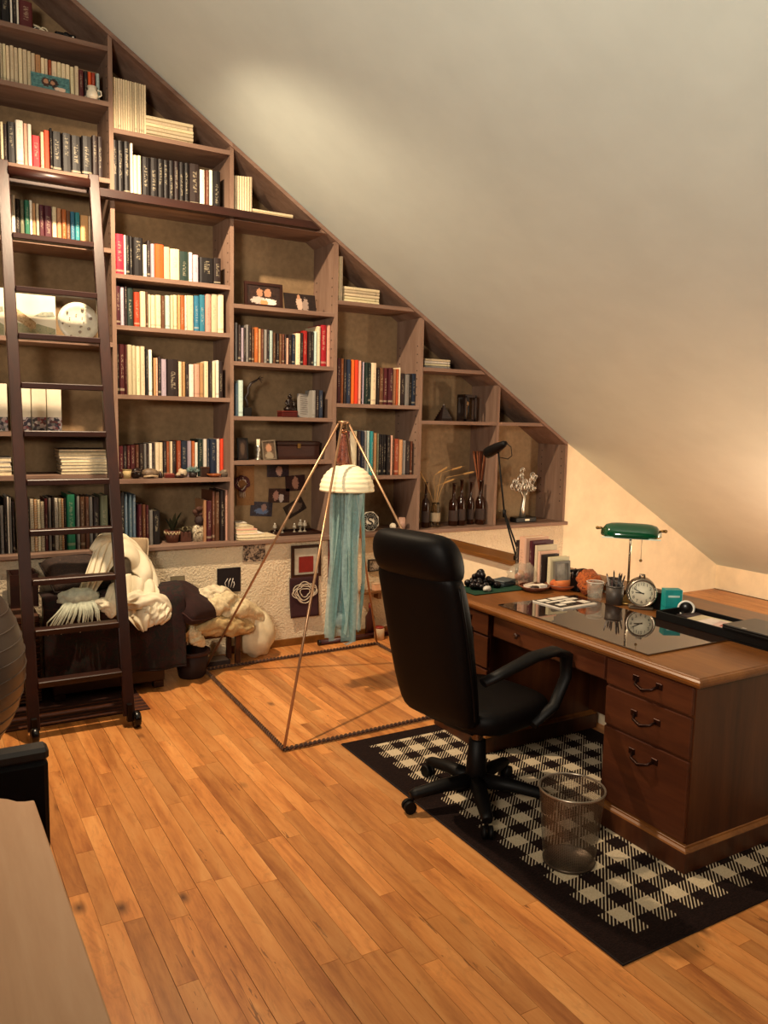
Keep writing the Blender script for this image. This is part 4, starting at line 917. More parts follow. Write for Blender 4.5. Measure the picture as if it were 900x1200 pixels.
for q, (R0, rows, sd) in enumerate(((.115, 2, 0), (.085, 2, .7), (.05, 1, .2))):
    o = knot(MB(), R0, rows, .0045, sd, .22).build('knot_cord', plain('#c4b6a0', .7), t); o.location = (0, -.022, h_*.62); o.scale = (1, .5, .8)
for q, px in enumerate((385, 388.5)):
    t = thing('incense_stick', 'long dark red stick hanging beside the teal streamers', 'stick', (Xp(px, 690, WY-.012), WY-.013, Zp(px, 690 if q else 684, WY-.012)), 0, 'red sticks hanging on the stucco wall')
    MB().box(-.007, .007, -.006, .006, 0, Zp(px, 636)-Zp(px, 688), ch=.002).build('rod', plain('#5a1c16', .5), t)
    MB().tube([(0, -.006, .02), (0, -.008, .03)], .004, 5).build('knob', M_BRASS, t)
wallpic('lattice_picture', 'black and pale lattice picture propped behind the office chair', 'picture', 431, 452, 655, 669, blotch('lattice_print', ['#1c1412', '#b8a898', '#241a16', '#a89884'], 34, .5), frame=M_BLK, fw=.008)
t = thing('wall_shelf', 'narrow stucco coloured wall shelf behind the office chair', 'shelf', (Xp(434, 694, WY-.05), WY, Zp(434, 695, WY-.05)))
MB().box(-.1, .26, -.09, 0, 0, .018, ch=.003).build('board', M_CAPW, t); MB().box(.06, .09, -.07, 0, -.05, 0).build('bracket', M_CAPW, t)
zs_ = t.location.z+.0185
b_ = thing('pink_cream_box', 'small pink cream box on the narrow wall shelf', 'box', (Xp(441, 692, WY-.05), WY-.05, zs_)); MB().box(-.03, .03, -.025, .025, 0, .05, ch=.002).build('box', plain('#e0b08c', .6), b_); MB().box(-.031, .031, -.026, .026, .05, .056).build('lid', plain('#c8a888', .6), b_)  # box and lid in plain pink cream colours
b_ = thing('small_figurine', 'tiny dark figurine on the wall shelf next to the cream box', 'figurine', (Xp(424, 692, WY-.05), WY-.05, zs_)); MB().lathe([(0, 0), (.014, 0), (.008, .025), (.011, .04), (0, .05)], 10).build('body', plain('#3a2418', .5), b_); MB().ball((0, 0, .055), .009, 8).build('head', plain('#4a3020', .5), b_)
# dark pole lying along the wall, odds and ends in the corner
P, Q = onZ(373, 771, .03), onZ(440, 759, .03)
t = thing('floor_pole', 'dark red pole lying on the floor along the baseboard', 'pole', (2.85, 5.25, .0215))
MB().tube([(-.29, 0.02, 0), (.36, .03, 0)], .021, 12).build('shaft', plain('#3a1414', .35), t); MB().tube([(-.30, .02, 0), (-.285, .02, 0)], .0222, 12).build('end_cap', M_BLK, t)
def jar(label, x, y, r, h, col, lid, kind='jar'):
    t = thing(kind+'_container' if kind == 'jar' else kind, label, kind, (x, y, .0005)); MB().lathe([(0, 0), (r, 0), (r, h), (r*.8, h*1.06), (0, h*1.06)], 16).build('body', plain(col, .4), t); MB().lathe([(0, h*1.05), (r*.84, h*1.05), (r*.84, h*1.2), (0, h*1.2)], 16).build('lid', plain(lid, .4), t)
jar('cream jar with a red lid in the corner behind the office chair', 3.05, 5.22, .04, .085, '#c8ae8c', '#8a2418')
jar('squat white jar with a dark lid in the corner behind the office chair', 3.15, 5.13, .045, .07, '#d8c8ac', '#2a1c2a')
jar('dark violet jar lying low beside the half wall', 3.22, 5.03, .04, .085, '#221a2c', '#3a2c48')
t = thing('santa_ornament', 'bright red and white stuffed ornament among the corner jars', 'ornament', (3.20, 5.24, .0005)); MB().ball((0, 0, .085), (.065, .05, .085), 14, fn=lump(6, .3)).build('body', plain('#b03018', .8), t); MB().ball((.0, -.03, .15), (.03, .02, .02), 10).build('trim', plain('#e0d0bc', .9), t)
t = thing('wine_bottle_bag', 'dark red wrapped bottle standing by the far pyramid corner', 'bottle', (3.02, 5.315, .0005)); MB().lathe([(0, 0), (.036, 0), (.038, .16), (.014, .21), (.014, .27), (0, .27)], 14).build('glass', plain('#3c1614', .4), t); MB().lathe([(.016, .235), (.0165, .27), (0, .272)], 12).build('capsule', plain('#7a201c', .4), t)

# ================================================================== PYRAMID FRAME with hanging jellyfish lantern
PC = [Vector((1.562, 3.612, 0)), Vector((1.604, 5.048, 0)), Vector((2.955, 5.09, 0)), Vector((2.913, 3.654, 0))]
PCN = (PC[0]+PC[2])/2
py_ = thing('pyramid_frame', 'slender copper pyramid frame standing on the floor with a cord wound square base', 'pyramid frame', (PCN.x, PCN.y, 0))
M_COPPER = plain('#b08a6a', .35, .1, metal=.75); M_CORD = plain('#3a241a', .8)
AP = Vector((0, 0, 1.688))
for i in range(4):
    a = PC[i]-PCN; b = PC[(i+1) % 4]-PCN; a.z = b.z = .012
    MB().tube([a, b], .008, 8).build('base_bar', M_CORD, py_)
    L = (b-a).length; n = int(L/.026); d = (b-a)/L; sd = Vector((-d.y, d.x, 0)); m = MB()
    pts = [a+d*(L*q/(n*8)) + sd*(.0095*math.cos(q*2*math.pi/8)) + Vector((0, 0, .0095*math.sin(q*2*math.pi/8)+.002)) for q in range(n*8+1)]
    m.tube(pts, .0038, 4, sm=False); m.build('cord_winding', plain('#6a4a34', .8), py_)
    a2 = PC[i]-PCN; a2.z = .02; dd = (AP-a2).normalized()
    MB().tube([a2, AP-dd*.02+Vector((a2.x, a2.y, 0)).normalized()*.022], .0078, 8).build('pole', M_COPPER, py_)
MB().lathe([(0, -.012), (.034, -.012), (.036, 0), (.03, .006), (0, .006)], 16, (0, 0, 1.682)).build('apex_plate', M_COPPER, py_)
jl = thing('jellyfish_lantern', 'cream ribbed dome lantern with long teal streamers hanging inside the pyramid', 'lantern', (PCN.x+.03, PCN.y, 0))
MB().tube([(-.02, 0, 1.672), (-.012, 0, 1.40)], .003, 5).build('hanging_cord', M_CORD, jl)
nb = 8; prof = []
for q in range(nb*4+1):
    u = q/(nb*4); a = u*math.pi/2; prof.append((.168*math.sin(a)**.9*(1+.012*math.cos(u*nb*2*math.pi)), 1.262+.158*math.cos(a)*(1+.01*math.cos(u*nb*2*math.pi))))
t_ = NT('paper_dome'); t_.set(Base_Color=lin('#f0e4c2'), Roughness=.8, Subsurface_Weight=0.0); t_.bump(t_.noise(t_.pos((1, 1, 6)), 30, 3), .2, .004)
MB().lathe(prof, 40).build('dome', t_.m, jl, solid=.003)
MB().lathe([(.164, 1.258), (.170, 1.258), (.170, 1.268), (.164, 1.268)], 40).build('dome_rim', plain('#e4d4ac', .7), jl)
rs = random.Random(8); M_TULLE = sheer('teal_tulle', '#98bcbc', 0.42, .45); M_TULLE2 = sheer('pale_tulle', '#b4cfcc', 0.5, .4); M_TULLE3 = sheer('deep_tulle', '#78a6a6', 0.42, .5)
for q in range(18):
    a = q*2.399; r0 = .02+.085*((q*7) % 18)/18; w0 = rs.uniform(.05, .09); ph = rs.uniform(0, 6); zb = .36+rs.uniform(-.05, .05)
    cx, cy = r0*math.cos(a), r0*math.sin(a); th = rs.uniform(0, math.pi); dr = rs.uniform(-.03, .02)
    def fn(u, v, cx=cx, cy=cy, w0=w0, ph=ph, zb=zb, th=th, dr=dr):
        x = (u-.5)*w0*(1+.35*v); wv = .012*math.sin(7*u+ph+4*v)+.018*v*math.sin(5*v+ph)
        return (cx+x*math.cos(th)-wv*math.sin(th)+dr*v, cy+x*math.sin(th)+wv*math.cos(th), 1.30+(zb-1.30)*v)
    MB().grid(fn, 6, 26).build('streamer', (M_TULLE, M_TULLE2, M_TULLE3)[q % 3], jl)
MB().ball((-.02, 0, .44), (.075, .06, .06), 16, fn=lump(17, .6)).build('tulle_bunch', M_TULLE2, jl)
MB().tube([(.03, -.02, .42), (.05, -.02, .36), (.045, -.02, .30), (.0, -.02, .285), (-.02, -.02, .30)], [.008, .014, .012, .01, .004], 6, flat=(1.6, .4)).build('white_ribbon_end', plain('#d8d4c8', .6), jl)
pd = thing('rust_pendant', 'rust coloured tapered pendant hanging from the pyramid apex', 'pendant', (PCN.x, PCN.y+.012, 1.42))
MB().lathe([(0, 0), (.035, .0), (.040, .03), (.034, .10), (.024, .17), (.012, .20), (0, .2)], 16).build('body', blotch('rust_mesh', ['#2c100c', '#5a241a', '#8a4a34', '#3a1812'], 70, .5), pd)
MB().ball((.004, -.004, .205), (.024, .022, .016), 12).build('copper_bead', plain('#c08868', .25, metal=.8), pd)
MB().tube([(0, 0, .215), (.004, 0, .235), (-.003, 0, .262)], .004, 6).build('hook', M_COPPER, pd)
MB().grid(lambda u, v: (.055+.02*v+(u-.5)*.035*(1-.9*v**3), -.02, .20-.22*v), 3, 10).build('cream_ribbon', plain('#d8c8a8', .6), pd, solid=.002)

# ================================================================== DESK
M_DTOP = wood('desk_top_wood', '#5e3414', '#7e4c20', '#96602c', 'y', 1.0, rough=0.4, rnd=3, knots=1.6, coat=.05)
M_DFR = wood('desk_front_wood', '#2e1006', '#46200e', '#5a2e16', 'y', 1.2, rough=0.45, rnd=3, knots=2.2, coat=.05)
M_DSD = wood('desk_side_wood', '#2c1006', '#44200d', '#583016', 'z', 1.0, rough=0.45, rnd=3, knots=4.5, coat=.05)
DZ = .775; DX0, DX1, DY0, DY1 = 2.445, 3.255, 1.845, 3.575
dk_ = thing('writing_desk', 'large reddish brown wooden pedestal desk with drawers standing on the gingham rug', 'desk', (0, 0, .0))
m = MB(); loops = []
for off, z in ((.016, DZ-.040), (.006, DZ-.034), (.0, DZ-.022), (.0, DZ-.012), (.006, DZ-.005), (.013, DZ-.003), (.016, DZ)):
    loops.append([(DX0+off, DY0+off, z), (DX1-off*.2, DY0+off, z), (DX1-off*.2, DY1-off, z), (DX0+off, DY1-off, z)])
m.loft(loops, sm=False); m.build('desk_top', M_DTOP, dk_)
RZ = 0.006
def pedestal(y0, y1):
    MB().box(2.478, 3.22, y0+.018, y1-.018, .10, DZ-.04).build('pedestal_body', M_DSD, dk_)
    m = MB(); m.box(2.452, 3.24, y0, y1, RZ, .088)
    m.build('plinth', M_DSD, dk_, bevel=.003)
    lp = []
    for off, z in ((0, .088), (.004, .094), (.013, .100), (.014, .106), (.022, .112)): lp.append([(2.452+off, y0+off, z), (3.24-off, y0+off, z), (3.24-off, y1-off, z), (2.452+off, y1-off, z)])
    MB().loft(lp, sm=False).build('plinth_moulding', M_DTOP, dk_)
    for z0, z1 in ((.118, .440), (.450, .612), (.622, .730)):
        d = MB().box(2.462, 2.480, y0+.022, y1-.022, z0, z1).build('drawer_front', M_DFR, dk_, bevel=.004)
        yc = (y0+y1)/2; zc = z1-.07 if z1-z0 > .2 else (z0+z1)/2
        MB().tube([(2.462, yc-.055, zc+.012), (2.436, yc-.04, zc-.002), (2.430, yc, zc-.014), (2.436, yc+.04, zc-.002), (2.462, yc+.055, zc+.012)], [.006, .0055, .007, .0055, .006], 8).build('handle', plain('#2a140c', .35, metal=.7), d)
        for s_ in (-1, 1): MB().box(2.458, 2.464, yc+s_*.058-.016, yc+s_*.058+.016, zc+.0, zc+.026, ch=.002).build('handle_plate', plain('#2a140c', .35, metal=.7), d)
pedestal(1.862, 2.335); pedestal(3.10, 3.565)
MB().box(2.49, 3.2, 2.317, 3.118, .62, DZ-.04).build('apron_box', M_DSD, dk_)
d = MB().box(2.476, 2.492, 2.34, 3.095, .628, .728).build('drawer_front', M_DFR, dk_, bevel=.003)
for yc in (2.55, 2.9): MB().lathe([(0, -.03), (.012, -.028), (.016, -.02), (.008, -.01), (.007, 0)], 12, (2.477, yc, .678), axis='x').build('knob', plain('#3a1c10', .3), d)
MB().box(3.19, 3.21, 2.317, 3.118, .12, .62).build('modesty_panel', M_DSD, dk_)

# gingham rug under desk and chair
t_ = NT('gingham_weave'); p_ = t_.pos(); sp = t_.node('ShaderNodeSeparateXYZ'); t_.link(p_, sp.inputs[0])
RX0, RX1, RY0, RY1 = 1.862, 3.20, 1.615, 3.553; C_ = .0695
def band(coord, off):   # 1 on light bands
    return t_.math('LESS_THAN', t_.math('FRACT', t_.math('MULTIPLY', t_.math('SUBTRACT', coord, off), 1/(2*C_))), .5)
bx_ = band(sp.outputs['X'], 2.331-C_*.5); by_ = band(sp.outputs['Y'], 1.943-C_*.5)
diag = t_.math('LESS_THAN', t_.math('FRACT', t_.math('MULTIPLY', t_.math('SUBTRACT', sp.outputs['X'], sp.outputs['Y']), 1/.0175)), .36)
both = t_.math('MULTIPLY', bx_, by_); one = t_.math('SUBTRACT', t_.math('MAXIMUM', bx_, by_), both)
lightf = t_.math('ADD', both, t_.math('MULTIPLY', one, diag))
def inside(c, a, b): return t_.math('MULTIPLY', t_.math('GREATER_THAN', c, a), t_.math('LESS_THAN', c, b))
ins_ = t_.math('MULTIPLY', inside(sp.outputs['X'], RX0+.115, RX1-.11), inside(sp.outputs['Y'], RY0+.09, RY1-.09))
lightf = t_.math('MULTIPLY', lightf, ins_)
fz = t_.noise(p_, 260, 2); fz2 = t_.noise(t_.pos((1, 6, 1)), 60, 3)
dark_ = t_.ramp(t_.math('MULTIPLY', t_.math('ADD', fz, fz2), .5), [(.35, lin('#0d0706')), (.7, lin('#2c1d1a'))]); light_ = t_.ramp(fz, [(.3, lin('#b8a488')), (.7, lin('#d2c2a4'))])
t_.set(Base_Color=t_.mix(lightf, dark_, light_), Roughness=.95, Specular_IOR_Level=.1); t_.bump(t_.math('ADD', fz, t_.math('MULTIPLY', lightf, .4)), .5, .004)
rug = thing('gingham_rug', 'black and cream gingham flat woven rug under the desk', 'rug', ((RX0+RX1)/2, (RY0+RY1)/2, 0))
MB().box(RX0-(RX0+RX1)/2, RX1-(RX0+RX1)/2, RY0-(RY0+RY1)/2, RY1-(RY0+RY1)/2, .0006, .006).build('woven_field', t_.m, rug)
hx, hy = (RX1-RX0)/2, (RY1-RY0)/2
MB().tube([(-hx, -hy, .004), (hx, -hy, .004), (hx, hy, .004), (-hx, hy, .004)], .004, 6, closed=True, sm=False).build('bound_edge', plain('#1c1110', .9), rug)

# wastepaper basket of wire mesh
wb = thing('waste_basket', 'empty silver wire mesh waste basket beside the desk drawers', 'waste basket', (2.13, 2.145, .0065))
BH, B0, B1 = .30, .098, .125; M_MESHW = plain('#8a7a68', .4, metal=.8)
m = MB(); nv = 84
for q in range(nv):
    a = 2*math.pi*q/nv
    for s_ in (1,): 
        m.add([(B0*math.cos(a-.006), B0*math.sin(a-.006), .006), (B0*math.cos(a+.006), B0*math.sin(a+.006), .006), (B1*math.cos(a+.006), B1*math.sin(a+.006), BH), (B1*math.cos(a-.006), B1*math.sin(a-.006), BH)], [(0, 1, 2, 3)])
nr = 56
for q in range(nr):
    z = .008+(BH-.01)*q/nr; r_ = B0+(B1-B0)*z/BH
    m.lathe([(r_+.0002, z), (r_+.0002, z+.0014)], 40)
o = m.build('wire_mesh', M_MESHW, wb, fixn=False)
MB().lathe([(0, .001), (B0+.001, .001), (B0+.003, .012), (B0-.001, .012), (B0-.003, .004), (0, .004)], 40).build('base_disc', plain('#5a4c40', .4, metal=.7), wb)
MB().tube([(B1*math.cos(a), B1*math.sin(a), BH) for a in np.linspace(0, 2*math.pi, 41)[:-1]], .0045, 8, closed=True).build('rim', plain('#b0a290', .3, metal=.8), wb)

# ================================================================== OFFICE CHAIR
M_LEA = plain('#060303', .55, .2, 30, bump=.12, spec=.12); M_PLA = plain('#060404', .55, spec=.2)
oc = thing('office_chair', 'high-backed black leather swivel chair turned towards the desk', 'office chair', (2.10, 2.71, .0065), math.radians(12))
def sec(z, cx, w_, th, cy=0, e=3.2): return rrect(cx, cy, th, w_, z, e, 36)
loops = []
for z, cx, w_, th in ((.445, -.23, .30, .05), (.455, -.24, .37, .10), (.50, -.255, .41, .13), (.62, -.285, .43, .14), (.76, -.315, .44, .145), (.90, -.345, .445, .145), (1.0, -.37, .445, .14), (1.08, -.395, .44, .135), (1.12, -.405, .41, .10)):
    loops.append(sec(z, cx, w_, th))
MB().loft(loops).build('backrest', M_LEA, oc, sub=1)
loops = []
for z, cx, w_, th in ((1.07, -.385, .36, .08), (1.08, -.39, .42, .15), (1.115, -.40, .445, .18), (1.165, -.412, .445, .19), (1.215, -.425, .42, .175), (1.248, -.433, .37, .13), (1.26, -.437, .30, .06)):
    loops.append(sec(z, cx, w_, th, e=2.8))
MB().loft(loops).build('headrest_roll', M_LEA, oc, sub=1)
for s_ in (-1, 1): MB().tube([(-.262-.235*(z-.5), s_*(.205+.016*math.sin((z-.45)*4)), z) for z in np.linspace(.5, 1.06, 12)], .007, 6).build('piping', M_LEA, oc)
loops = []
for z, w_, d_ in ((.395, .40, .38), (.405, .48, .46), (.44, .52, .50), (.48, .52, .50), (.505, .47, .45), (.51, .38, .36)):
    loops.append(rrect(.02, 0, d_, w_, z, 3.5, 36))
MB().loft(loops).build('seat', M_LEA, oc, sub=1)
for s_ in (-1, 1):
    MB().tube([(-.255, s_*.235, .665), (-.16, s_*.268, .70), (.0, s_*.284, .735), (.14, s_*.286, .735), (.235, s_*.284, .70), (.245, s_*.28, .60), (.18, s_*.27, .48), (.05, s_*.255, .425)], [.022, .026, .029, .029, .027, .023, .022, .021], 10, flat=(1.25, .8)).build('armrest', M_PLA, oc)
MB().box(-.14, .14, -.09, .09, .365, .40, ch=.01).build('tilt_mechanism', M_PLA, oc)
MB().lathe([(.026, .25), (.026, .37)], 16).build('gas_column', plain('#6a5a4c', .25, metal=.9), oc)
MB().lathe([(.04, .10), (.05, .11), (.044, .19), (.038, .29), (.026, .295)], 16).build('column_cover', M_PLA, oc)
MB().lathe([(0, .07), (.05, .075), (.055, .10), (.04, .125), (0, .13)], 18).build('hub', M_PLA, oc)
for q in range(5):
    a = math.radians(180-17-5)+q*2*math.pi/5; ca, sa = math.cos(a), math.sin(a)
    MB().tube([(ca*.03, sa*.03, .105), (ca*.16, sa*.16, .10), (ca*.29, sa*.29, .082), (ca*.315, sa*.315, .074)], [.04, .034, .028, .022], 8, flat=(1.0, .85)).build('base_leg', M_PLA, oc)
    c = MB(); tx, ty = -sa, ca
    for s_ in (-1, 1):
        cen = Vector((ca*.32+tx*s_*.014, sa*.32+ty*s_*.014, .027)); m2 = []
        c.tube([cen-Vector((tx, ty, 0))*.009, cen+Vector((tx, ty, 0))*.009], 0.0275, 16)
    cs = c.build('caster', M_PLA, oc)
    MB().tube([(ca*.305, sa*.305, .05), (ca*.305, sa*.305, .08)], .008, 6).build('caster_stem', plain('#3a3330', .3, metal=.8), cs)

# ================================================================== ON THE DESK
DT = DZ+.0004
t_ = NT('dark_tinted_glass'); t_.set(Base_Color=lin('#2a1a12'), Roughness=.03, IOR=2.1, Specular_IOR_Level=.6, Coat_Weight=.6, Coat_Roughness=.02)
gl = thing('glass_desk_pad', 'dark tinted glass sheet lying on the desk and mirroring the ceiling', 'glass sheet', (2.775, 2.63, DT))
MB().box(-.262, .262, -.482, .482, .0015, .0075, ch=.001).build('pane', t_.m, gl)
for sx in (-.25, .25):
    for sy in (-.47, .47): MB().lathe([(0, 0), (.005, 0), (.005, .0016), (0, .0016)], 8, (sx, sy, 0)).build('rubber_dot', M_BLK, gl)
GZ = DT+.008
# booklet with black and white print
t = thing('printed_booklet', 'thin booklet with black and white print lying on the glass sheet', 'booklet', (2.845, 2.985, GZ), math.radians(4)); t.scale = (.92, .92, .8)
MB().box(-.135, .135, -.115, .115, .0, .008).build('page_block', plain('#d8ccbc', .6), t)
MB().box(-.13, .133, -.09, .113, .008, .0092).build('black_cover', plain('#17100e', .4), t)
m_i = 0
for (x0, x1, y0, y1) in ((-.12, -.05, .06, .10), (-.11, .02, .02, .045), (-.03, .10, .06, .105), (-.04, .06, -.035, .005), (.03, .125, .015, .05), (.07, .125, -.08, -.02), (-.1, -.05, -.06, -.02)):
    MB().box(x0, x1, y0, y1, .0092, .0098).build('white_print', plain('#e6dccb', .5), t)
# green felt mat with dark heap, gadget
t = thing('green_mat', 'dark green felt mat at the far end of the desk', 'mat', (2.71, 3.455, DT))
MB().box(-.165, .2, -.105, .105, 0, .004, ch=.001).build('felt', plain('#0f3a26', .95, .2, 90), t)
MB().tube([(-.165, -.105, .003), (.2, -.105, .003), (.2, .105, .003), (-.165, .105, .003)], .002, 4, closed=True, sm=False).build('stitched_edge', plain('#0a2618', .9), t)
MZ = DT+.0045
t = thing('bead_heap', 'tangled heap of black glossy beads on the green mat', 'necklace', (2.70, 3.50, MZ))
rh = random.Random(3)
for q in range(46):
    a = rh.uniform(0, 6.28); r_ = rh.uniform(0, .1); z = .014+max(0, .085*(1-r_/.1))*rh.random()
    MB().ball((r_*math.cos(a)*1.05, r_*math.sin(a)*.75, z), .0155+rh.random()*.006, 8).build('bead', plain('#160d12', .25), t)
t = thing('white_gadget', 'small white computer mouse in front of the black beads', 'mouse', (2.665, 3.40, MZ), .6)
MB().ball((0, 0, .012), (.034, .022, .018), 16, fn=lambda d: 1 if d.z > -.5 else .95).build('shell', plain('#ddd8d2', .3), t); MB().box(-.002, .002, -.004, .004, .026, .032).build('wheel', M_BLK, t)
t = thing('flat_case', 'flat blue grey case between the beads and plastic bag', 'case', (2.86, 3.50, MZ), .3)
MB().box(-.06, .06, -.045, .045, 0, .022, ch=.004).build('base', plain('#3a4246', .4), t); MB().box(-.061, .061, -.046, .046, .022, .032, ch=.003).build('lid', plain('#50585a', .4), t)
t = thing('plastic_bag', 'crumpled clear plastic bag of snacks behind the dishes', 'plastic bag', (2.985, 3.475, DT))
t_ = NT('crinkled_film'); tr_ = t_.node('ShaderNodeBsdfTransparent'); mx_ = t_.node('ShaderNodeMixShader'); t_.set(Base_Color=lin('#cfc0a8'), Roughness=.18, Specular_IOR_Level=.8); mx_.inputs[0].default_value = .68
t_.link(t_.b.outputs[0], mx_.inputs[1]); t_.link(tr_.outputs[0], mx_.inputs[2]); t_.link(mx_.outputs[0], t_.out.inputs[0]); M_FILM = t_.m
MB().ball((0, 0, .062), (.105, .07, .066), 28, fn=lambda d: 1+.22*mnoise.noise(d*3.1)+.12*mnoise.noise(d*8)).build('film', M_FILM, t)
for q, c in enumerate(('#a8542a', '#c88a5a', '#8a3a24', '#d0a878')): MB().ball((-.05+.03*q, -.01+.012*(q % 2), .05+.012*(q % 2)), (.024, .02, .02), 10, fn=lump(q+30, .4)).build('snack', plain(c, .7), t)
def dish(name, label, x, y, r, col, items):
    t = thing(name, label, 'dish', (x, y, DT)); MB().lathe([(0, .004), (r*.55, 0), (r*.62, .004), (r, .026), (r*.96, .028), (r*.6, .010), (0, .010)], 30).build('bowl', plain(col, .25), t)
    MB().lathe([(r*.95, .026), (r*1.01, .026), (r*1.01, .031), (r*.95, .031)], 30).build('rim', plain('#7a4a34', .3), t)
    for (nm, mb, mat) in items: mb.build(nm, mat, t)
dish('ceramic_dish', 'brown ceramic dish full of papers and scraps', 2.925, 3.315, .085, '#5a2e1e', [('scrap', MB().box(-.05, .02, -.02, .03, .02, .034), plain('#d8c8b4', .7)), ('scrap', MB().box(.01, .06, -.04, .0, .018, .036), plain('#e8dcc8', .7)), ('scrap', MB().ball((-.02, -.03, .024), (.03, .018, .012), 10, fn=lump(40, .5)), plain('#2a1a16', .6)), ('scrap', MB().tube([(-.05, .02, .034), (.05, .035, .04)], .004, 6), plain('#c8b49c', .6))])
dish('orange_dish', 'flat orange dish holding a carrot coloured roll', 3.095, 3.285, .088, '#a8502c', [('roll', MB().tube([(-.06, -.02, .034), (.05, -.03, .034)], .02, 12), plain('#d0743c', .7)), ('crumb', MB().ball((-.045, .01, .036), (.024, .02, .02), 10, fn=lump(50, .4)), plain('#b85a2a', .7))])
# books standing at the back, spines towards the chair
SB = [(2.985, 3.155, 3.525, 3.560, .245, 'dk'), (2.975, 3.150, 3.462, 3.520, .272, 'pnk'), (3.0, 3.160, 3.430, 3.458, .255, 'mar'), (3.015, 3.165, 3.405, 3.427, .232, 'crm'), (3.02, 3.165, 3.385, 3.402, .20, 'pnk'), (3.025, 3.15, 3.368, 3.383, .185, 'dk'), (3.055, 3.2, 3.335, 3.362, .172, 'crm')]
nmz = ['slim black', 'large pink', 'maroon', 'tall cream', 'slim pink', 'slim black-spined', 'short cream']
rel = ['behind the large pink one', 'between the black and maroon ones', 'in front of the large pink one', 'in front of the maroon one', 'between the cream ones', 'just behind the short cream one', 'behind the grey frame']
for q, (x0, x1, y0, y1, h_, k) in enumerate(SB):
    o = bpy.data.objects.new('desk_book', book_mesh(k)); COL.objects.link(o)
    o.rotation_euler = (0, 0, -math.pi/2); o.scale = (y1-y0-.001, x1-x0, h_); o.location = (x0, y1, DT+.0003)
    tag(o, f'{nmz[q]} book standing on the desk, {rel[q]}', 'book', 'books standing on the desk')
flat_photo('grey_picture_frame', 'small grey picture frame leaning on the desk books', 'picture frame', 3.13, DT+.001, .115, .15, 3.318, plain('#8a8274', .6, .3, 20), tilt=-.06, frame=plain('#6a6256', .5), fw=.014)
# black organiser with orange wrap, bag, glass
t = thing('black_organiser', 'black leather desk organiser with metal hoops next to the orange wrap', 'organiser', (3.165, 3.205, DT))
MB().box(-.05, .05, -.035, .035, 0, .10, ch=.008).build('case', M_LEA, t)
for s_ in (-.02, .012): MB().tube([(-.045+s_*0, s_, .06), (-.05, s_, .105), (-.03, s_, .125), (-.01, s_, .11)], .004, 6).build('hoop', plain('#6a625c', .3, metal=.8), t)
MB().box(-.05, .055, .0, .036, .10, .118, ch=.004).build('flap', M_LEA, t)
t = thing('orange_wrap', 'crumpled orange knitted wrap beside the black organiser', 'scarf', (3.135, 3.10, DT)); t.rotation_euler = (0, 0, .5); t.scale = (1.15, 1.15, 1.1)
MB().ball((0, 0, .055), (.075, .055, .055), 30, fn=lambda d: 1+.18*mnoise.noise(d*2.6)+.14*mnoise.noise(d*7)).build('knit', blotch('orange_knit', ['#1e0c06', '#8a3c14', '#b85c22', '#4a1c0a', '#c06a2c'], 34, .95), t)
MB().ball((.05, .03, .07), (.07, .05, .045), 26, fn=lambda d: 1+.2*mnoise.noise(d*3+Vector((4, 0, 0)))+.12*mnoise.noise(d*9)).build('loose_fold', blotch('orange_knit', [], 60), t)
t = thing('dark_pouch', 'dark brown leather pouch behind the orange wrap', 'pouch', (3.225, 3.01, DT)); MB().ball((0, 0, .05), (.028, .06, .052), 18, fn=lump(60, .3)).build('pouch', plain('#24140f', .5), t); MB().tube([(.0, -.05, .08), (.0, -.02, .105), (0, .03, .1), (0, .05, .08)], .005, 6).build('strap', M_BLK, t)
t = thing('glass_tumbler', 'clear cut glass tumbler between orange wrap and pen holder', 'glass', (3.055, 2.985, GZ-.0075+.001))
MB().lathe([(0, .004), (.034, .0), (.037, .01), (.046, .10), (.043, .10), (.034, .016), (0, .014)], 24).build('glass', sheer('thin_glass', '#cfc4b0', .86, .08), t); MB().tube([(.0445*math.cos(a), .0445*math.sin(a), .10) for a in np.linspace(0, 2*math.pi, 29)[:-1]], .0022, 5, closed=True).build('rim', plain('#d8cfc0', .2), t)
# pen holder
t = thing('pen_holder', 'grey mesh pen holder full of pens', 'pen holder', (3.095, 2.885, DT))
MB().lathe([(0, .0), (.042, .0), (.045, .095), (.042, .095), (.040, .004), (0, .004)], 24).build('cup', plain('#4a423c', .5, metal=.4), t); MB().lathe([(.041, .093), (.047, .093), (.047, .099), (.041, .099)], 24).build('rim', plain('#6a625a', .4, metal=.6), t)
rp2 = random.Random(9)
for q in range(10):
    a = q*2.4; x, y = .022*math.cos(a), .022*math.sin(a); e = Vector((x*1.7+rp2.uniform(-.012, .012), y*1.7, .125+rp2.random()*.035))
    p = MB().tube([(x*.6, y*.6, .01), e], .0042, 7).build('pen', plain(rp2.choice(['#141012', '#2a2420', '#8a8078', '#3a1c18', '#c8c0b4']), .35), t)
    MB().tube([e, e+(e-Vector((x*.6, y*.6, .01))).normalized()*.012], [.0042, .0012], 7).build('tip', plain('#1a1412', .35), p)
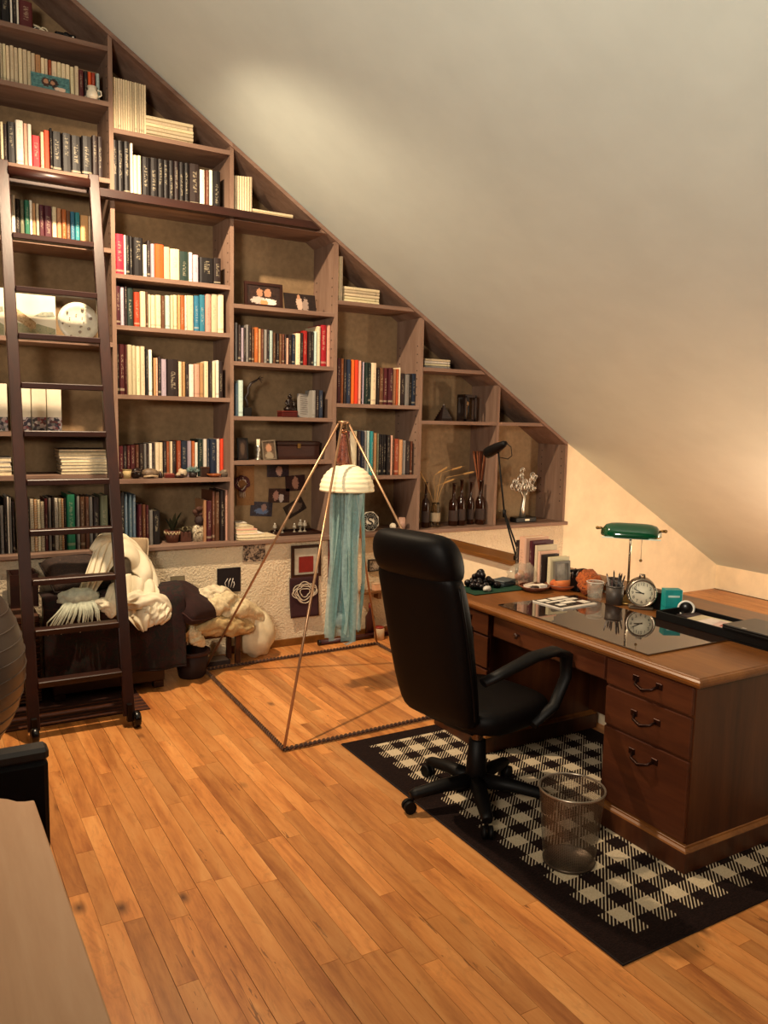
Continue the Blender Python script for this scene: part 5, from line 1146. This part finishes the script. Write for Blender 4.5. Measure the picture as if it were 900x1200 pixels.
# alarm clock
ck = thing('alarm_clock', 'round silver alarm clock with a cream dial in front of the green lamp', 'clock', (3.145, 2.755, DT), math.radians(-43))
CR = .074; cz0 = CR+.012
MB().lathe([(0, -.034), (CR*.86, -.034), (CR*.97, -.038), (CR, -.03), (CR, .02), (CR*.8, .035), (0, .036)], 40, (0, 0, cz0), axis='y').build('case', plain('#6a5c4e', .28, metal=.85), ck)
f_ = MB().lathe([(0, -.0365), (CR*.82, -.0365), (CR*.82, -.03)], 40, (0, 0, cz0), axis='y').build('dial', plain('#e4d8bc', .5), ck)
MB().lathe([(CR*.80, -.037), (CR*.84, -.042), (CR*.97, -.043), (CR*.99, -.036)], 40, (0, 0, cz0), axis='y').build('bezel', plain('#9a8c7a', .25, metal=.85), ck)
def numeral(txt, x, z, size, mat, parent, y):
    c = bpy.data.curves.new('numeral', 'FONT'); c.body = txt; c.size = size; c.align_x = 'CENTER'; c.align_y = 'CENTER'; c.extrude = .0003
    o = bpy.data.objects.new('numeral', c); COL.objects.link(o); dg = bpy.context.evaluated_depsgraph_get()
    me = bpy.data.meshes.new_from_object(o.evaluated_get(dg)); bpy.data.objects.remove(o)
    o = bpy.data.objects.new('numeral', me); me.materials.clear(); me.materials.append(mat); COL.objects.link(o); o.parent = parent; o.location = (x, y, z); o.rotation_euler = (math.pi/2, 0, 0); return o
for h in range(1, 13):
    a = math.pi/2-h*math.pi/6; numeral(str(h), CR*.62*math.cos(a), cz0+CR*.62*math.sin(a), .022, M_BLK, f_, -.0375)
for ang, L, r_ in ((math.radians(152), .045, .0022), (math.radians(176), .032, .0026)): MB().tube([(-.01*math.cos(ang), -.039, cz0-.01*math.sin(ang)), (L*math.cos(ang), -.039, cz0+L*math.sin(ang))], r_, 5).build('hand', M_BLK, f_)
MB().tube([(-.012, 0, cz0+CR-.004), (-.01, 0, cz0+CR+.012), (.01, 0, cz0+CR+.012), (.012, 0, cz0+CR-.004)], .006, 7).build('carry_loop', plain('#6a5c4e', .3, metal=.8), ck)
MB().box(-.06, .06, -.03, .03, 0, .014, ch=.004).build('foot', plain('#8a7c6a', .3, metal=.8), ck)
# dark box behind the clock
t = thing('card_box', 'black cardboard box between the clock and the teal box', 'box', (3.226, 2.715, DT)); MB().box(-.03, .028, -.05, .04, 0, .085, ch=.002).build('carton', M_BLK, t); MB().box(-.031, .029, -.051, .041, .085, .09).build('lid', plain('#1c1412', .4), t)
# banker's lamp
LX, LY = 3.19, 2.885
bl = thing('bankers_lamp', 'brass banker lamp with a green glass shade on the desk', 'lamp', (LX, LY, DT), math.radians(-47))
MB().lathe([(0, 0), (.075, 0), (.078, .008), (.06, .018), (.02, .026), (.012, .04), (0, .04)], 28).build('base', M_BRASS, bl)
MB().tube([(0, 0, .035), (0, 0, .30), (.0, -.0, .375)], .0065, 10).build('stem', plain('#a89880', .25, metal=.9), bl)
t_ = NT('green_glass_shade'); t_.set(Base_Color=lin('#084628'), Roughness=.12, Specular_IOR_Level=.7, Coat_Weight=.8, Coat_Roughness=.05); M_SHADE = t_.m
SLn, SR = .30, .062; loops = []
for q in range(13):
    u = -1+2*q/12; s_ = (1-abs(u)**5)**.5 if abs(u) < 1 else .05; s_ = max(s_, .12)
    lp = []
    for k in range(15):
        a = math.radians(-8)+k*math.radians(196)/14; lp.append((u*SLn/2, SR*1.12*s_*math.cos(a)*-1, .355+SR*(.2+.8*s_)*math.sin(a)*1.0))
    loops.append(lp)
m = MB(); vs = [p for l in loops for p in l]; n = 15
m.add(vs, [(i*n+k, i*n+k+1, (i+1)*n+k+1, (i+1)*n+k) for i in range(12) for k in range(14)], 0, True)
m.build('shade', M_SHADE, bl, solid=.004)
MB().box(-SLn/2+.004, SLn/2-.004, -SR*1.1, -SR*1.03, .343, .350, ch=.001).build('edge_reflection_strip', plain('#d8e4d4', .3), bl)  # pale strip paints the reflection along the shade's lower edge
for s_ in (-1, 1):
    MB().tube([(s_*SLn*.48, 0, .385), (s_*(SLn/2+.016), 0, .385)], [.006, .008], 10).build('finial', M_BRASS, bl)
    MB().ball((s_*(SLn/2+.02), 0, .385), .009, 10).build('finial_ball', M_BRASS, bl)
MB().tube([(-.12, 0, .372), (.12, 0, .372)], .01, 10).build('tube_bulb', plain('#e8e0d0', .4), bl)
pc = MB().tube([(.055, -.03, .345), (.055, -.03, .235)], .0016, 5).build('pull_chain', plain('#c8b89c', .3, metal=.8), bl); MB().ball((.055, -.03, .23), .008, 8).build('chain_knob', M_BRASS, pc)
# teal carton and round white-ringed gadget
t = thing('teal_carton', 'bright teal perfume carton next to the round gadget', 'carton', (3.205, 2.615, DT), math.radians(-30))
MB().box(-.042, .042, -.03, .03, 0, .122, ch=.0015).build('carton', plain('#1e8f8c', .35, .15), t); MB().box(-.028, .028, -.0308, -.0295, .085, .095).build('printed_word', plain('#bcd8cc', .5), t); MB().box(-.0425, .0425, -.0305, .0305, .035, .037).build('lid_line', plain('#0f5c5c', .4), t)
t = thing('round_gadget', 'small round black gadget with a white ring standing by the teal carton', 'gadget', (3.215, 2.535, DT), math.radians(-50))
MB().lathe([(0, -.012), (.033, -.012), (.036, .0), (.034, .03), (0, .034)], 28, (0, 0, .042), axis='y').build('body', plain('#17110f', .3), t)
MB().tube([(.036*math.cos(a), -.012, .042+.036*math.sin(a)) for a in np.linspace(0, 2*math.pi, 29)[:-1]], .005, 7, closed=True).build('white_ring', plain('#e8e2d6', .35), t)
MB().box(-.018, .018, -.012, .03, 0, .012, ch=.003).build('foot', plain('#b8b0a4', .35), t)
# black tray with papers, laptop lid
tr = thing('black_tray', 'long black desk tray filled with papers along the back of the desk', 'tray', (3.135, 2.17, DT))
MB().box(-.11, .115, -.30, .385, 0, .008).build('tray_floor', M_PLA, tr)
for (x0, x1, y0, y1) in ((-.11, -.10, -.30, .385), (.105, .115, -.30, .385), (-.1, .105, .375, .385), (-.1, .105, -.30, -.29)): MB().box(x0, x1, y0, y1, .008, .046, ch=.002).build('tray_wall', M_PLA, tr)
TZ = DT+.0085
for q, (x, y, w_, d_, rz, h_, c, lb) in enumerate(((3.13, 2.30, .17, .25, .1, .024, 'crm', 'cream papers stacked in the black tray'), (3.16, 2.42, .12, .16, -.2, .02, 'dk', 'dark notebook lying in the tray by the gadget'))):
    t = thing('paper_stack', lb, 'paper', (x, y, TZ), rz); MB().box(-w_/2, w_/2, -d_/2, d_/2, 0, h_).build('sheets', plain(PAL[c][0], .7), t); MB().box(-w_/2*.9, w_/2*.7, -d_/2*.9, d_/2*.5, h_, h_+.002).build('top_sheet', plain('#e6d4c8' if c == 'crm' else '#3a2c30', .7), t)
t = thing('pink_leaflet', 'pink and white leaflet on top of the cream papers', 'leaflet', (3.115, 2.235, TZ+.0265), .3); MB().box(-.06, .06, -.05, .05, 0, .002).build('sheet', plain('#d8b8ac', .6), t); MB().box(-.03, .04, -.02, .02, .002, .0026).build('print', plain('#a04a44', .6), t)
t = thing('black_laptop', 'closed black laptop lying across the tray at the frame edge', 'laptop', (3.13, 2.03, DT+.047), .0)
MB().box(-.115, .115, -.155, .155, 0, .012, ch=.003).build('base', M_PLA, t); MB().box(-.115, .115, -.155, .155, .0125, .022, ch=.003).build('lid', plain('#120d0c', .3), t); MB().box(-.10, -.09, .05, .07, .022, .0226).build('badge', plain('#a8a09a', .4), t)
# clamp lamp on the half wall
CLY = 3.93
cl = thing('clamp_lamp', 'black articulated clamp lamp fixed to the half wall cap', 'lamp', (3.335, CLY, .8155))
def at(px, py): return onX(px, py, 3.335)-cl.location
J0, J1, H0 = at(607, 660), at(591, 601), at(584, 530)
J0.z = .02
MB().box(-.03, .03, -.03, .03, -.0, .03, ch=.004).build('clamp', M_PLA, cl)
for s_ in (-1, 1): MB().tube([J0+Vector((0, .022*s_, 0)), J1+Vector((0, .004*s_, 0))], .006, 7).build('lower_arm', M_PLA, cl)
MB().tube([J1-Vector((.0, .0, .03)), J1+Vector((0, 0, .02))], .012, 10).build('elbow', M_PLA, cl)
MB().tube([J1, H0], .006, 7).build('upper_arm', M_PLA, cl)
HA, HB = at(571, 531), at(593, 519)
dd = (HB-HA); hd = MB().tube([HA, HA+dd*.12, HA+dd*.55, HA+dd*.9, HB], [.036, .038, .034, .022, .012], 16).build('lamp_head', M_PLA, cl)
MB().tube([HB, at(599, 524), at(600, 534), at(595, 538), at(586, 536)], .003, 5).build('cable_loop', M_PLA, cl)

# ================================================================== LEFT CORNER: trunk, cushions, cloths, bench
M_RUGD = blotch('dark_stripe_rug', ['#2c120c', '#40200f', '#5a2e14', '#381a0e'], 22, .95)
rg = thing('floor_runner', 'dark rust runner with painted ladder rung shadow stripes in front of the trunk', 'rug', (.6, 4.78, 0))
RW = 1.02
MB().box(-RW/2-.2, RW/2, -.265, .5, .0006, .005).build('weave', plain('#3a1a0e', .95, .3, 40), rg)
for q in range(5): MB().box(-RW/2-.2, RW/2, -.25+q*.055, -.238+q*.055, .0048, .0058).build('rung_shadow_stripe', plain('#6a3818', .95), rg)  # stripes put the ladder rungs' shadow pattern into the runner's colour
tk = thing('storage_trunk', 'dark wooden trunk under the heap of cushions', 'trunk', (.96, 5.06, .0062))
MB().box(-.325, .325, -.21, .23, .04, .57, ch=.008).build('body', M_DARKW, tk); MB().box(-.335, .335, -.22, .24, .57, .62, ch=.01).build('lid', M_DARKW, tk)
for s_ in (-.29, .29):
    for y in (-.17, .19): MB().box(s_-.03, s_+.03, y-.03, y+.03, 0, .04).build('foot', M_DARKW, tk)
MB().box(-.04, .04, -.228, -.2, .53, .60).build('clasp', M_BRASS, tk)
M_FLOR = blotch('dark_floral_blanket', ['#0c0505', '#1c0a09', '#2c0e0e', '#0e1611', '#361814', '#0a0605'], 16, .95, 5)
bla = thing('floral_blanket', 'dark red and green floral blanket draped over the trunk front', 'blanket', (.995, 4.822, .006))
def drape(u, v):
    x = (u-.5)*.82; z = .638-v*.50
    y = -.012-.014*math.sin(u*22+v*3)*v-.02*v-.008*math.sin(u*9)
    if v < .12: y += (.12-v)*1.6; z = .636+.004*math.sin(u*14)
    return (x, y, z)
MB().grid(drape, 40, 24).build('cloth', M_FLOR, bla, solid=.006)
MB().tube([drape(u, 1.0) for u in np.linspace(0, 1, 40)], .006, 5).build('hem', plain('#1c0e0c', .9), bla)
def cushion(name, label, cat, loc, dims, rot, mat, piping=None, group=None, wr=.05):
    t = thing(name, label, cat, loc, 0, group); t.rotation_euler = rot; a, b, c = dims
    m = MB(); n = 22
    def top(u, v, s_):
        x, y = 2*u-1, 2*v-1; e = max(0, (1-x**4)*(1-y**4))**.45
        px_ = x*(1-.08*(1-abs(y))**1)*a/2*(1-.05*y*y); py_ = y*b/2*(1-.05*x*x)
        return (px_, py_, s_*c/2*e*(1+wr*2*mnoise.noise(Vector((x*2.5, y*2.5, s_*3+a*9)))))
    m.grid(lambda u, v: top(u, v, 1), n, n).grid(lambda u, v: top(u, v, -1), n, n); m.build('pad', mat, t)
    pts = [top(u, 0, 0) for u in np.linspace(0, 1, 12)]+[top(1, v, 0) for v in np.linspace(0, 1, 12)][1:]+[top(u, 1, 0) for u in np.linspace(1, 0, 12)][1:]+[top(0, v, 0) for v in np.linspace(1, 0, 12)][1:-1]
    MB().tube(pts, .005, 5, closed=True).build('piping', piping or mat, t)
    return t
TT = .645
cushion('brocade_cushion', 'dark patterned brocade cushion on the trunk behind the fringed scarf', 'cushion', (.80, 5.02, TT+.085), (.36, .30, .15), (math.radians(28), 0, .2), blotch('brocade', ['#140c0a', '#3a2820', '#1c1210', '#5a4436'], 50, .9), plain('#1a0f0c', .9))
cushion('beige_cushion', 'greyish beige cushion inside the arch of the white cloth', 'cushion', (1.10, 5.12, TT+.15), (.32, .27, .13), (math.radians(58), 0, -.25), plain('#9a8468', .95, bump=.3), plain('#c0aa8c', .9))
cushion('wine_cushion', 'dark wine coloured cushion with a pointed corner beside the white cloth', 'cushion', (1.47, 4.99, .50), (.40, .36, .16), (math.radians(32), math.radians(8), .78), plain('#2a1210', .95, bump=.3), plain('#3a1c18', .9))
# white cotton cloth heap
M_COT = plain('#e0d4b8', .95, .08, 10, bump=.1)
wc = thing('white_cloth', 'big crumpled cream cotton cloth thrown over the cushions on the trunk', 'cloth', (1.06, 4.98, TT))
def cpath(pts, n):
    P = [Vector(p) for p in pts]; out = []
    for q in range(n+1):
        f = q/n*(len(P)-1); i = min(int(f), len(P)-2); t = f-i
        p0, p1, p2, p3 = P[max(i-1, 0)], P[i], P[i+1], P[min(i+2, len(P)-1)]
        out.append(.5*((2*p1)+(p2-p0)*t+(2*p0-5*p1+4*p2-p3)*t*t+(3*p1-3*p2+p3-p0)*t**3))
    return out
def roll(pts, radii, seed, folds=4, amp=.22, n=60, k=48, flat=(1, 1)):
    """bundled cloth: a thick strand whose skin is pleated lengthwise"""
    P = cpath(pts, n); m = MB(); ref = None; loops = []
    for i, p in enumerate(P):
        d = (P[min(i+1, n)]-P[max(i-1, 0)]).normalized()
        if ref is None: x, y = rodmat(d)
        else: x = (ref-d*ref.dot(d)).normalized(); y = d.cross(x)
        ref = x; r0 = float(np.interp(i/n*(len(radii)-1), range(len(radii)), radii)); lp = []
        for j in range(k):
            a = 2*math.pi*j/k; tw = seed+2.2*math.sin(i*.11+seed)
            w_ = 1+amp*(1.6*abs(math.sin(folds*a*.5*1.0+tw))-.9)*.7+amp*(1-2.4*abs(mnoise.noise(Vector((math.cos(a)*1.9, math.sin(a)*1.9, i*.13+seed)))))*.8
            lp.append(p+x*(r0*w_*flat[0]*math.cos(a))+y*(r0*w_*flat[1]*math.sin(a)))
        loops.append(lp)
    return m.loft(loops)
def foldfn(seed, a=.17): return lambda d: 1+a*(1-2*abs(mnoise.noise(d*2.1+Vector((seed, 0, 0)))))+a*.55*(1-2*abs(mnoise.noise(d*4.7+Vector((0, seed, 0)))))
def cw(px, py, Y): return onY(px, py, Y)-wc.location
def sheet(A, B, pleats, amp, seed, bulge=.0, nu=56, nv=26):
    """hanging cloth between two edges, pleated along its fall"""
    PA, PB = cpath(A, nu), cpath(B, nu)
    def fn(u, v):
        i = int(round(u*nu)); p = PA[i].lerp(PB[i], v); fall = (PB[i]-PA[i]).normalized(); al = (PA[min(nu, i+2)]-PA[max(0, i-2)]).normalized()
        nn = fall.cross(al); nn = nn.normalized() if nn.length > 1e-4 else Vector((0, -1, 0))
        if nn.y > 0: nn = -nn
        ph = pleats*u*math.pi+seed+.9*math.sin(v*3+seed)
        w_ = amp*(.35+.65*v)*(abs(math.sin(ph))*2-1)+amp*.9*mnoise.noise(Vector((u*4, v*2.5, seed)))
        return p+nn*(w_+bulge*math.sin(math.pi*v))
    return MB().grid(fn, nu, nv)
sheet([cw(112, 640, 4.93), cw(122, 631, 4.95), cw(134, 629, 4.97), cw(146, 634, 4.98)], [cw(83, 709, 4.83), cw(92, 708, 4.82), cw(101, 705, 4.82), cw(112, 692, 4.86)], 4.0, .022, 1.1, .02).build('left_drape', M_COT, wc, solid=.007)
sheet([cw(130, 630, 5.0), cw(148, 632, 5.0), cw(166, 650, 5.0), cw(180, 672, 4.97), cw(186, 688, 4.93)], [cw(132, 652, 4.93), cw(146, 655, 4.90), cw(158, 672, 4.87), cw(166, 690, 4.85), cw(172, 706, 4.82)], 3.0, .016, 2.6, .03).build('arched_fold', M_COT, wc, solid=.007)
sheet([cw(128, 688, 4.87), cw(142, 676, 4.88), cw(160, 672, 4.89), cw(180, 680, 4.90)], [cw(124, 716, 4.78), cw(142, 722, 4.77), cw(160, 724, 4.77), cw(184, 712, 4.80)], 5.0, .02, 4.4, .03).build('middle_fold', M_COT, wc, solid=.007)
roll([cw(108, 646, 4.93), cw(121, 632, 4.96), cw(138, 630, 4.99), cw(156, 641, 5.0), cw(172, 662, 4.99), cw(184, 686, 4.95)], [.018, .03, .03, .028, .028, .02], 1.4, 3, .2).build('rolled_hem', M_COT, wc)
roll([cw(120, 706, 4.80), cw(140, 708, 4.79), cw(162, 704, 4.79), cw(186, 708, 4.80), cw(196, 722, 4.82)], [.02, .035, .05, .05, .025], 2.9, 3, .28).build('front_fold', M_COT, wc)
sheet([cw(140, 712, 4.775), cw(156, 716, 4.765), cw(176, 714, 4.77), cw(196, 716, 4.79)], [cw(160, 736, 4.762), cw(167, 740, 4.758), cw(172, 738, 4.758), cw(182, 731, 4.77)], 4.0, .014, 6.1, .02).build('hanging_tail', M_COT, wc)
roll([cw(170, 712, 4.80), cw(185, 718, 4.79), cw(197, 722, 4.80)], [.05, .07, .03], 7.7, 3, .25).build('loose_corner', M_COT, wc)
roll([cw(102, 706, 4.80), cw(122, 709, 4.78), cw(133, 722, 4.775)], [.015, .035, .02], 3.1, 3, .25).build('flat_part', M_COT, wc)
def ribbon(path, width, amp, freq, seed, n=40, k=14, side=Vector((0, 1, 0)), taper=None):
    P = cpath(path, 60); m = MB()
    def pos_(s_): return P[min(60, max(0, int(round(s_*60))))]
    def fn(u, v):
        c = pos_(u); d = (pos_(min(1, u+.04))-pos_(max(0, u-.04))).normalized(); nn = d.cross(side)
        nn = nn.normalized() if nn.length > 1e-4 else Vector((0, 0, 1)); sd = nn.cross(d).normalized()
        wv = width*(taper(u) if taper else 1)
        o = amp*math.sin(freq*v*2*math.pi+seed+1.5*math.sin(u*4))+amp*1.2*mnoise.noise(Vector((u*5, v*4, seed)))
        return c+sd*((v-.5)*wv)+nn*o
    m.grid(fn, n, k); return m
# fringed scarf
M_SCARF = plain('#c4c8b4', .95, .15, 40, bump=.3)
fs_ = thing('fringed_scarf', 'pale greenish white fringed scarf hanging over the trunk front', 'scarf', (.775, 4.79, TT+.01))
MB().ball((0, .01, -.02), (.11, .04, .055), 30, fn=lambda d: 1+.25*mnoise.noise(d*2.4)+.15*mnoise.noise(d*7)).build('knot', M_SCARF, fs_)
rs2 = random.Random(6)
for q in range(24):
    u = q/23; x0 = -.10+.2*u; L = .09+.08*rs2.random(); dx = -.10*(1-u)+.03*rs2.random()
    MB().tube([(x0*.8, -.02, -.04), (x0+dx*.4, -.045, -.06-L*.3), (x0+dx*.9, -.045, -.06-L*.7), (x0+dx+.015*rs2.uniform(-1, 1), -.04, -.06-L)], [.007, .006, .004, .003], 5).build('fringe', M_SCARF, fs_)
# dark chair back against the wall and wicker hamper
ch = thing('wicker_hamper', 'brown wicker hamper with horizontal weave beside the trunk', 'hamper', (.425, 5.06, .0062))
MB().box(-.135, .135, -.17, .18, .0, .50).build('lining', plain('#24120a', .9), ch)
for q in range(26): MB().tube([(-.14, -.178, .02+q*.019), (-.05, -.184-.004*(q % 2), .02+q*.019), (.05, -.182+.004*(q % 2), .02+q*.019), (.142, -.178, .02+q*.019), (.147, .0, .02+q*.019), (.142, .18, .02+q*.019)], .0085, 6).build('cane', plain('#6a4428' if q % 2 else '#4a2c1a', .8), ch)
MB().box(-.15, .15, -.19, .19, .50, .525, ch=.006).build('lid', plain('#4a2a18', .8), ch)
bx = thing('dark_crate', 'dark wooden crate standing on the wicker hamper against the stucco wall', 'crate', (.52, 5.2, .5318))
MB().box(-.075, .08, -.08, .12, 0, .012).build('bottom', M_DARKW, bx)
for (x0, x1, y0, y1) in ((-.075, .08, -.08, -.068), (-.075, .08, .108, .12), (-.075, -.063, -.068, .108), (.068, .08, -.068, .108)): MB().box(x0, x1, y0, y1, .012, .2).build('side', M_DARKW, bx)
# low bench with sheepskin and sack
bn = thing('low_bench', 'low reddish wooden bench under the sheepskin', 'bench', (1.70, 5.185, 0))
MB().box(-.19, .17, -.11, .11, .21, .235, ch=.004).build('seat_board', M_DFR, bn)
for sx in (-.17, .15):
    for sy in (-.09, .09): MB().box(sx-.016, sx+.016, sy-.016, sy+.016, 0, .21).build('leg', M_DFR, bn)
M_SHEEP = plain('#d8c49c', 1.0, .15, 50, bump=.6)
sh = thing('sheepskin', 'thick yellowish sheepskin thrown over the low bench', 'sheepskin', (1.66, 5.12, .236))
def shp(px, py, Y): return onY(px, py, Y)-sh.location
roll([shp(212, 722, 4.98), shp(232, 712, 5.04), shp(252, 708, 5.10), shp(275, 716, 5.14), shp(300, 724, 5.2)], [.04, .10, .13, .12, .07], 2.2, 3, .22, flat=(1, .8)).build('fleece', M_SHEEP, sh)
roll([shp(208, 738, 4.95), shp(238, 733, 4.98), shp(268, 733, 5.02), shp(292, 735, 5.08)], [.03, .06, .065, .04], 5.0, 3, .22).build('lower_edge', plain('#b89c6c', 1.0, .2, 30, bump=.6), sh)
roll([shp(218, 738, 4.94), shp(230, 748, 4.93), shp(239, 757, 4.93)], [.05, .045, .01], 3.0, 3, .2).build('hanging_corner', M_SHEEP, sh)
roll([shp(222, 712, 5.0), shp(240, 699, 5.04), shp(258, 696, 5.08), shp(276, 708, 5.08)], [.03, .05, .05, .03], 8.0, 3, .25).build('folded_flap', plain('#d8c8a8', 1.0, .2, 30, bump=.5), sh)
sk = thing('white_sack', 'plump cream sack slumped on the floor against the bench end', 'sack', (2.02, 5.21, .0))
MB().ball((0, 0, .17), (.135, .13, .175), 36, fn=lambda d: 1+.10*mnoise.noise(d*2+Vector((7, 0, 0)))+.07*math.sin(d.x*9+d.z*4)*.6-(.06 if d.z < -.8 else 0)).build('bag', plain('#d6c6a4', .9, .1, 12), sk)
MB().ball((-.06, -.02, .33), (.07, .06, .045), 18, fn=lump(70, .5)).build('gathered_top', plain('#c8b48c', .9), sk)
pt = thing('terracotta_tub', 'dark terracotta tub half hidden between the trunk and bench', 'tub', (1.50, 5.0, 0))
MB().lathe([(0, .01), (.08, 0), (.085, .01), (.115, .17), (.105, .17), (.08, .02), (0, .02)], 28).build('tub', plain('#26100a', .7), pt); MB().lathe([(.108, .155), (.121, .155), (.121, .178), (.104, .178)], 28).build('rim', plain('#34160e', .7), pt)
pb = thing('folded_papers', 'dark folded newspapers lying on the floor under the bench', 'newspaper', (1.70, 5.19, .0006)); MB().box(-.12, .11, -.06, .07, 0, .03).build('stack', plain('#3a2a24', .8), pb); MB().box(-.1, .1, -.055, .05, .03, .034).build('top_sheet', plain('#8a7464', .8), pb)
# grey card behind the cushion
t = thing('grey_card', 'small grey card propped on the wall behind the wine cushion', 'card', (Xp(208, 688, WY-.01), WY-.014, Zp(208, 690, WY-.01)-.0)); MB().box(-.05, .05, -.002, .004, -.02, .09).build('card', plain('#6a5c48', .8), t); MB().box(-.045, .045, -.003, -.002, -.015, .085).build('face', plain('#76684f', .8), t)

# ================================================================== FOREGROUND LEFT: ottoman, ball, table
ot = thing('leather_armchair', 'low black leather armchair carrying the grey exercise ball', 'armchair', (-.09, 2.62, .0))
MB().box(-.37, .37, -.28, .36, .10, .44, ch=.02).build('base', M_LEA, ot)
MB().box(-.36, .36, -.27, .36, .44, .53, ch=.025).build('seat_cushion', M_LEA, ot)
MB().box(-.37, .37, -.345, -.285, .10, .745, ch=.012).build('backrest', M_LEA, ot)
MB().box(-.372, .372, -.348, -.282, .745, .782, ch=.010).build('top_rail', plain('#1a1311', .45, .2, 30), ot)
for sx in (-.33, .33):
    for sy in (-.3, .32): MB().lathe([(0, 0), (.02, 0), (.026, .10), (0, .10)], 12, (sx, sy, 0)).build('leg', M_PLA, ot)
BR = .375; d_ = ray(-129, 790); tt = (.53+BR-1.7)/d_.z; bc = CAM+d_*tt
eb = thing('exercise_ball', 'large shiny grey exercise ball resting on the black armchair', 'exercise ball', (bc.x, bc.y, .5295))
t_ = NT('grey_vinyl'); t_.set(Base_Color=lin('#4a3f39'), Roughness=.35, Specular_IOR_Level=.4); t_.bump(t_.noise(t_.pos((.3, .3, 9)), 6, 3), .05)
MB().ball((0, 0, BR), BR, 56).build('vinyl_shell', t_.m, eb)
for q in range(-7, 8): 
    z = BR+q*.045; r_ = (BR*BR-(q*.045)**2)**.5; MB().tube([(r_*math.cos(a), r_*math.sin(a), z) for a in np.linspace(0, 2*math.pi, 61)[:-1]], .0022, 4, closed=True).build('rib', t_.m, eb)
# pale wooden table in the near corner
M_TBL = wood('pale_table_wood', '#b08460', '#bd926e', '#c79f7c', 'y', 1.0, rough=.5, rnd=3, bump=.05)
tb = thing('pale_table', 'pale wooden table top with a notched corner in the near foreground', 'table', (0, 0, 0))
pol = [(.216, 2.04), (.195, 2.043), (.178, 2.052), (.160, 2.075), (.130, 2.10), (.05, 2.12), (-.5, 2.12), (-.5, .35), (.24, .35), (.229, 1.194)]
MB().prism(pol, .722, .75, 'xy').build('table_top', M_TBL, tb, bevel=.004)
for (x, y) in ((.14, 1.9), (-.42, 1.9), (.14, .5), (-.42, .5)): MB().box(x-.025, x+.025, y-.025, y+.025, 0, .722, ch=.004).build('leg', M_TBL, tb)
MB().box(-.42, .16, 1.9-.012, 1.9+.012, .64, .722).build('apron', M_TBL, tb); MB().box(.14-.012, .14+.012, .5, 1.9, .64, .722).build('apron', M_TBL, tb)
